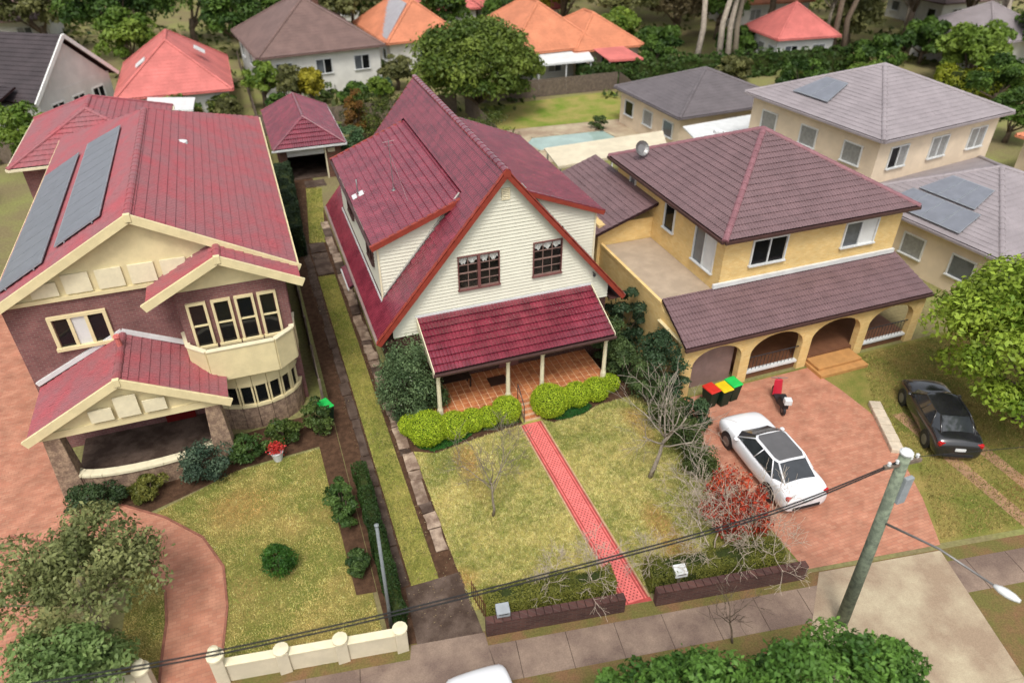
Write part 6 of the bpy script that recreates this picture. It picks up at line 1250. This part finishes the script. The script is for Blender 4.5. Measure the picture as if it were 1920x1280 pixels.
# the wooded rise beyond the last houses reads as one mass
V = []; K_ = []; rw = np.random.default_rng(5)
for k in range(150):
    x, y = rw.uniform(-75, 150), rw.uniform(102, 190)
    if y < 118 and rw.random() < .35: continue
    r_ = rw.uniform(3, 5.5); P, N, idx, ct, KK = crown_pts((x, y, rw.uniform(3.5, 7)), (r_, r_, r_*rw.uniform(.7, 1.0)), 22, 900, r_*.36, .5, -.5); V.append((P, N, np.full(len(P), rw.random())))
P = np.concatenate([v[0] for v in V]); N = np.concatenate([v[1] for v in V]); tt = np.clip(np.concatenate([v[2] for v in V])*.7+.3*RNG.random(len(P)), 0, 1)
stuff(leaf_mesh('far_woodland', P, N, .34*(.7+.6*RNG.random(len(P))), pal(len(P), S(52, 78, 34, .6), S(146, 150, 84, .62), tt), leafmat('leaf_surface')), 'wooded rise of mixed green trees beyond the last houses', 'woodland')
MORE = [((-23, 84), 6, (3, 3, 2.6), 0, 'green tree left of the charcoal gables'), ((-9.5, 84), 6, (2.8, 2.6, 2.6), 3, 'fresh green tree behind the left end of the coral bungalow'), ((1.2, 88), 7.5, (3, 3, 3.2), 0, 'dark tree behind the right end of the coral bungalow'), ((-1.2, 64.4), 2.2, (1.1, .9, .9), 1, 'olive bush tree below the right end of the coral bungalow'), ((2.9, 63.6), 2.4, (1.0, .8, 1.0), 0, 'dark bush tree left of the garage roof'), ((11.8, 66), 2.4, (1.2, 1.0, 1.0), 3, 'light green bush tree right of the white house wall'), ((14.3, 70), 3.2, (1.5, 1.4, 1.3), 1, 'olive bush tree under the orange cottage'), ((25, 66), 3.4, (1.8, 1.5, 1.5), 0, 'dark bush tree between round tree and white awning'), ((23.5, 63.6), 2.2, (1.8, 1.0, 1.0), 0, 'low dark bush tree along the far fence of the pool lawn'), ((39.5, 74), 5, (2.4, 2.2, 2.2), 3, 'light green tree right of the orange wing'), ((42.5, 70.5), 4, (2.4, 2, 1.8), 0, 'dark green tree left of the gum trunks'), ((55, 78), 7, (3.2, 3, 3), 0, 'dark tree left of the pink red roof'), ((66, 68.5), 6.5, (3, 3, 2.8), 1, 'olive tree right of the pink red roof'), ((69, 60.5), 4.5, (2.8, 2.4, 2), 0, 'dark bush tree behind the fresh green one at the upper right'), ((74, 47), 4.2, (2.6, 2.4, 1.9), 4, 'yellow green tree at the right edge by the hedge'), ((56, 39), 4, (2.2, 2.2, 1.8), 0, 'dark tree at the right end of the beige house'), ((40.5, 90), 9, (4, 4, 3.8), 0, 'dark tree behind the golden one'), ((30, 84.5), 5.5, (2.6, 2.4, 2.4), 0, 'dark tree between the orange and coral roofs'), ((17.0, 92.5), 7, (3, 3, 3), 0, 'dark tree above the orange cottage roof'), ((49, 77.5), 8, (3.4, 3.2, 3.2), 2, 'brownish tree among the gum trunks'), ((-21, 66), 3.6, (2, 1.8, 1.6), 0, 'dark green tree in the yard at the left edge'), ((-12.4, 64.5), 2.6, (1.4, 1.2, 1.2), 1, 'olive bush tree between the charcoal house and the lime tree'), ((48.5, 54.5), 3.4, (2.4, 2.2, 1.6), 0, 'dark bush tree right of the grey hipped roof'), ((54, 52), 3.4, (2.6, 2.2, 1.6), 3, 'light green bush tree behind the beige house')]
for i, ((x, y), h, r, p, lab) in enumerate(MORE):
    c1, c2 = PALS[p]; leafy_tree('garden_tree', lab, 'tree', (x, y, 0), h, r, c1, c2, int(2400+900*max(r)), .24 if math.hypot(x, y) > 80 else .16, 32, None, .1+.02*h, 'trees in the gardens behind', shell=.5, limbs=5)

for p, r_, lab, c1, c2 in (((-8.6, 63.6, 0), (1.6, .9, .8), 'golden shrub in front of the coral bungalow at its left', S(150, 130, 40, .6), S(206, 180, 70, .62)), ((-4.6, 64.6, 0), (1.8, .8, .9), 'olive shrub in front of the coral bungalow beside the shed roof', S(84, 96, 40, .6), S(150, 150, 70, .62)), ((-1.4, 66.0, 0), (1.3, .9, 1.2), 'dark green shrub at the right front of the coral bungalow', S(60, 84, 34, .6), S(130, 140, 60, .62)), ((6.9, 68.2, 0), (1.4, .8, 1.0), 'dark shrub under the front wall of the white house', S(50, 78, 36, .6), S(116, 136, 66, .62)), ((12.4, 68.4, 0), (1.2, .8, .9), 'blue green shrub at the right end of the white house wall', S(60, 92, 70, .6), S(120, 150, 110, .62))):
    shrub('backyard_shrub', lab, 'shrub', p, r_, c1, c2, 2600, .12, 26)

OLV = [((41, 94), 13, 'olive gum crown far behind the golden tree'), ((50, 93), 15, 'hazy olive gum crown above the pale trunks'), ((57, 90), 15, 'hazy olive gum crown left of the forked tree'), ((65, 92), 15, 'hazy olive gum crown behind the forked tree'), ((70, 76), 13, 'olive gum crown over the upper right gardens'), ((80, 74), 13, 'olive gum crown near the curved pale trunk'), ((86, 60), 11, 'olive gum crown at the right margin'), ((73, 90), 15, 'farthest hazy olive gum crown at the upper right')]
for (x, y), h, lab in OLV: leafy_tree('gum_tree', lab, 'tree', (x, y, 0), h, (4.6, 4.2, h*.42), S(96, 98, 58, .6), S(172, 168, 116, .66), 5200, .22, 46, 1.2, .2, 'gum trees at the upper right', h*.52, BARK_PALE, (.6, .5), .2, limbs=8)
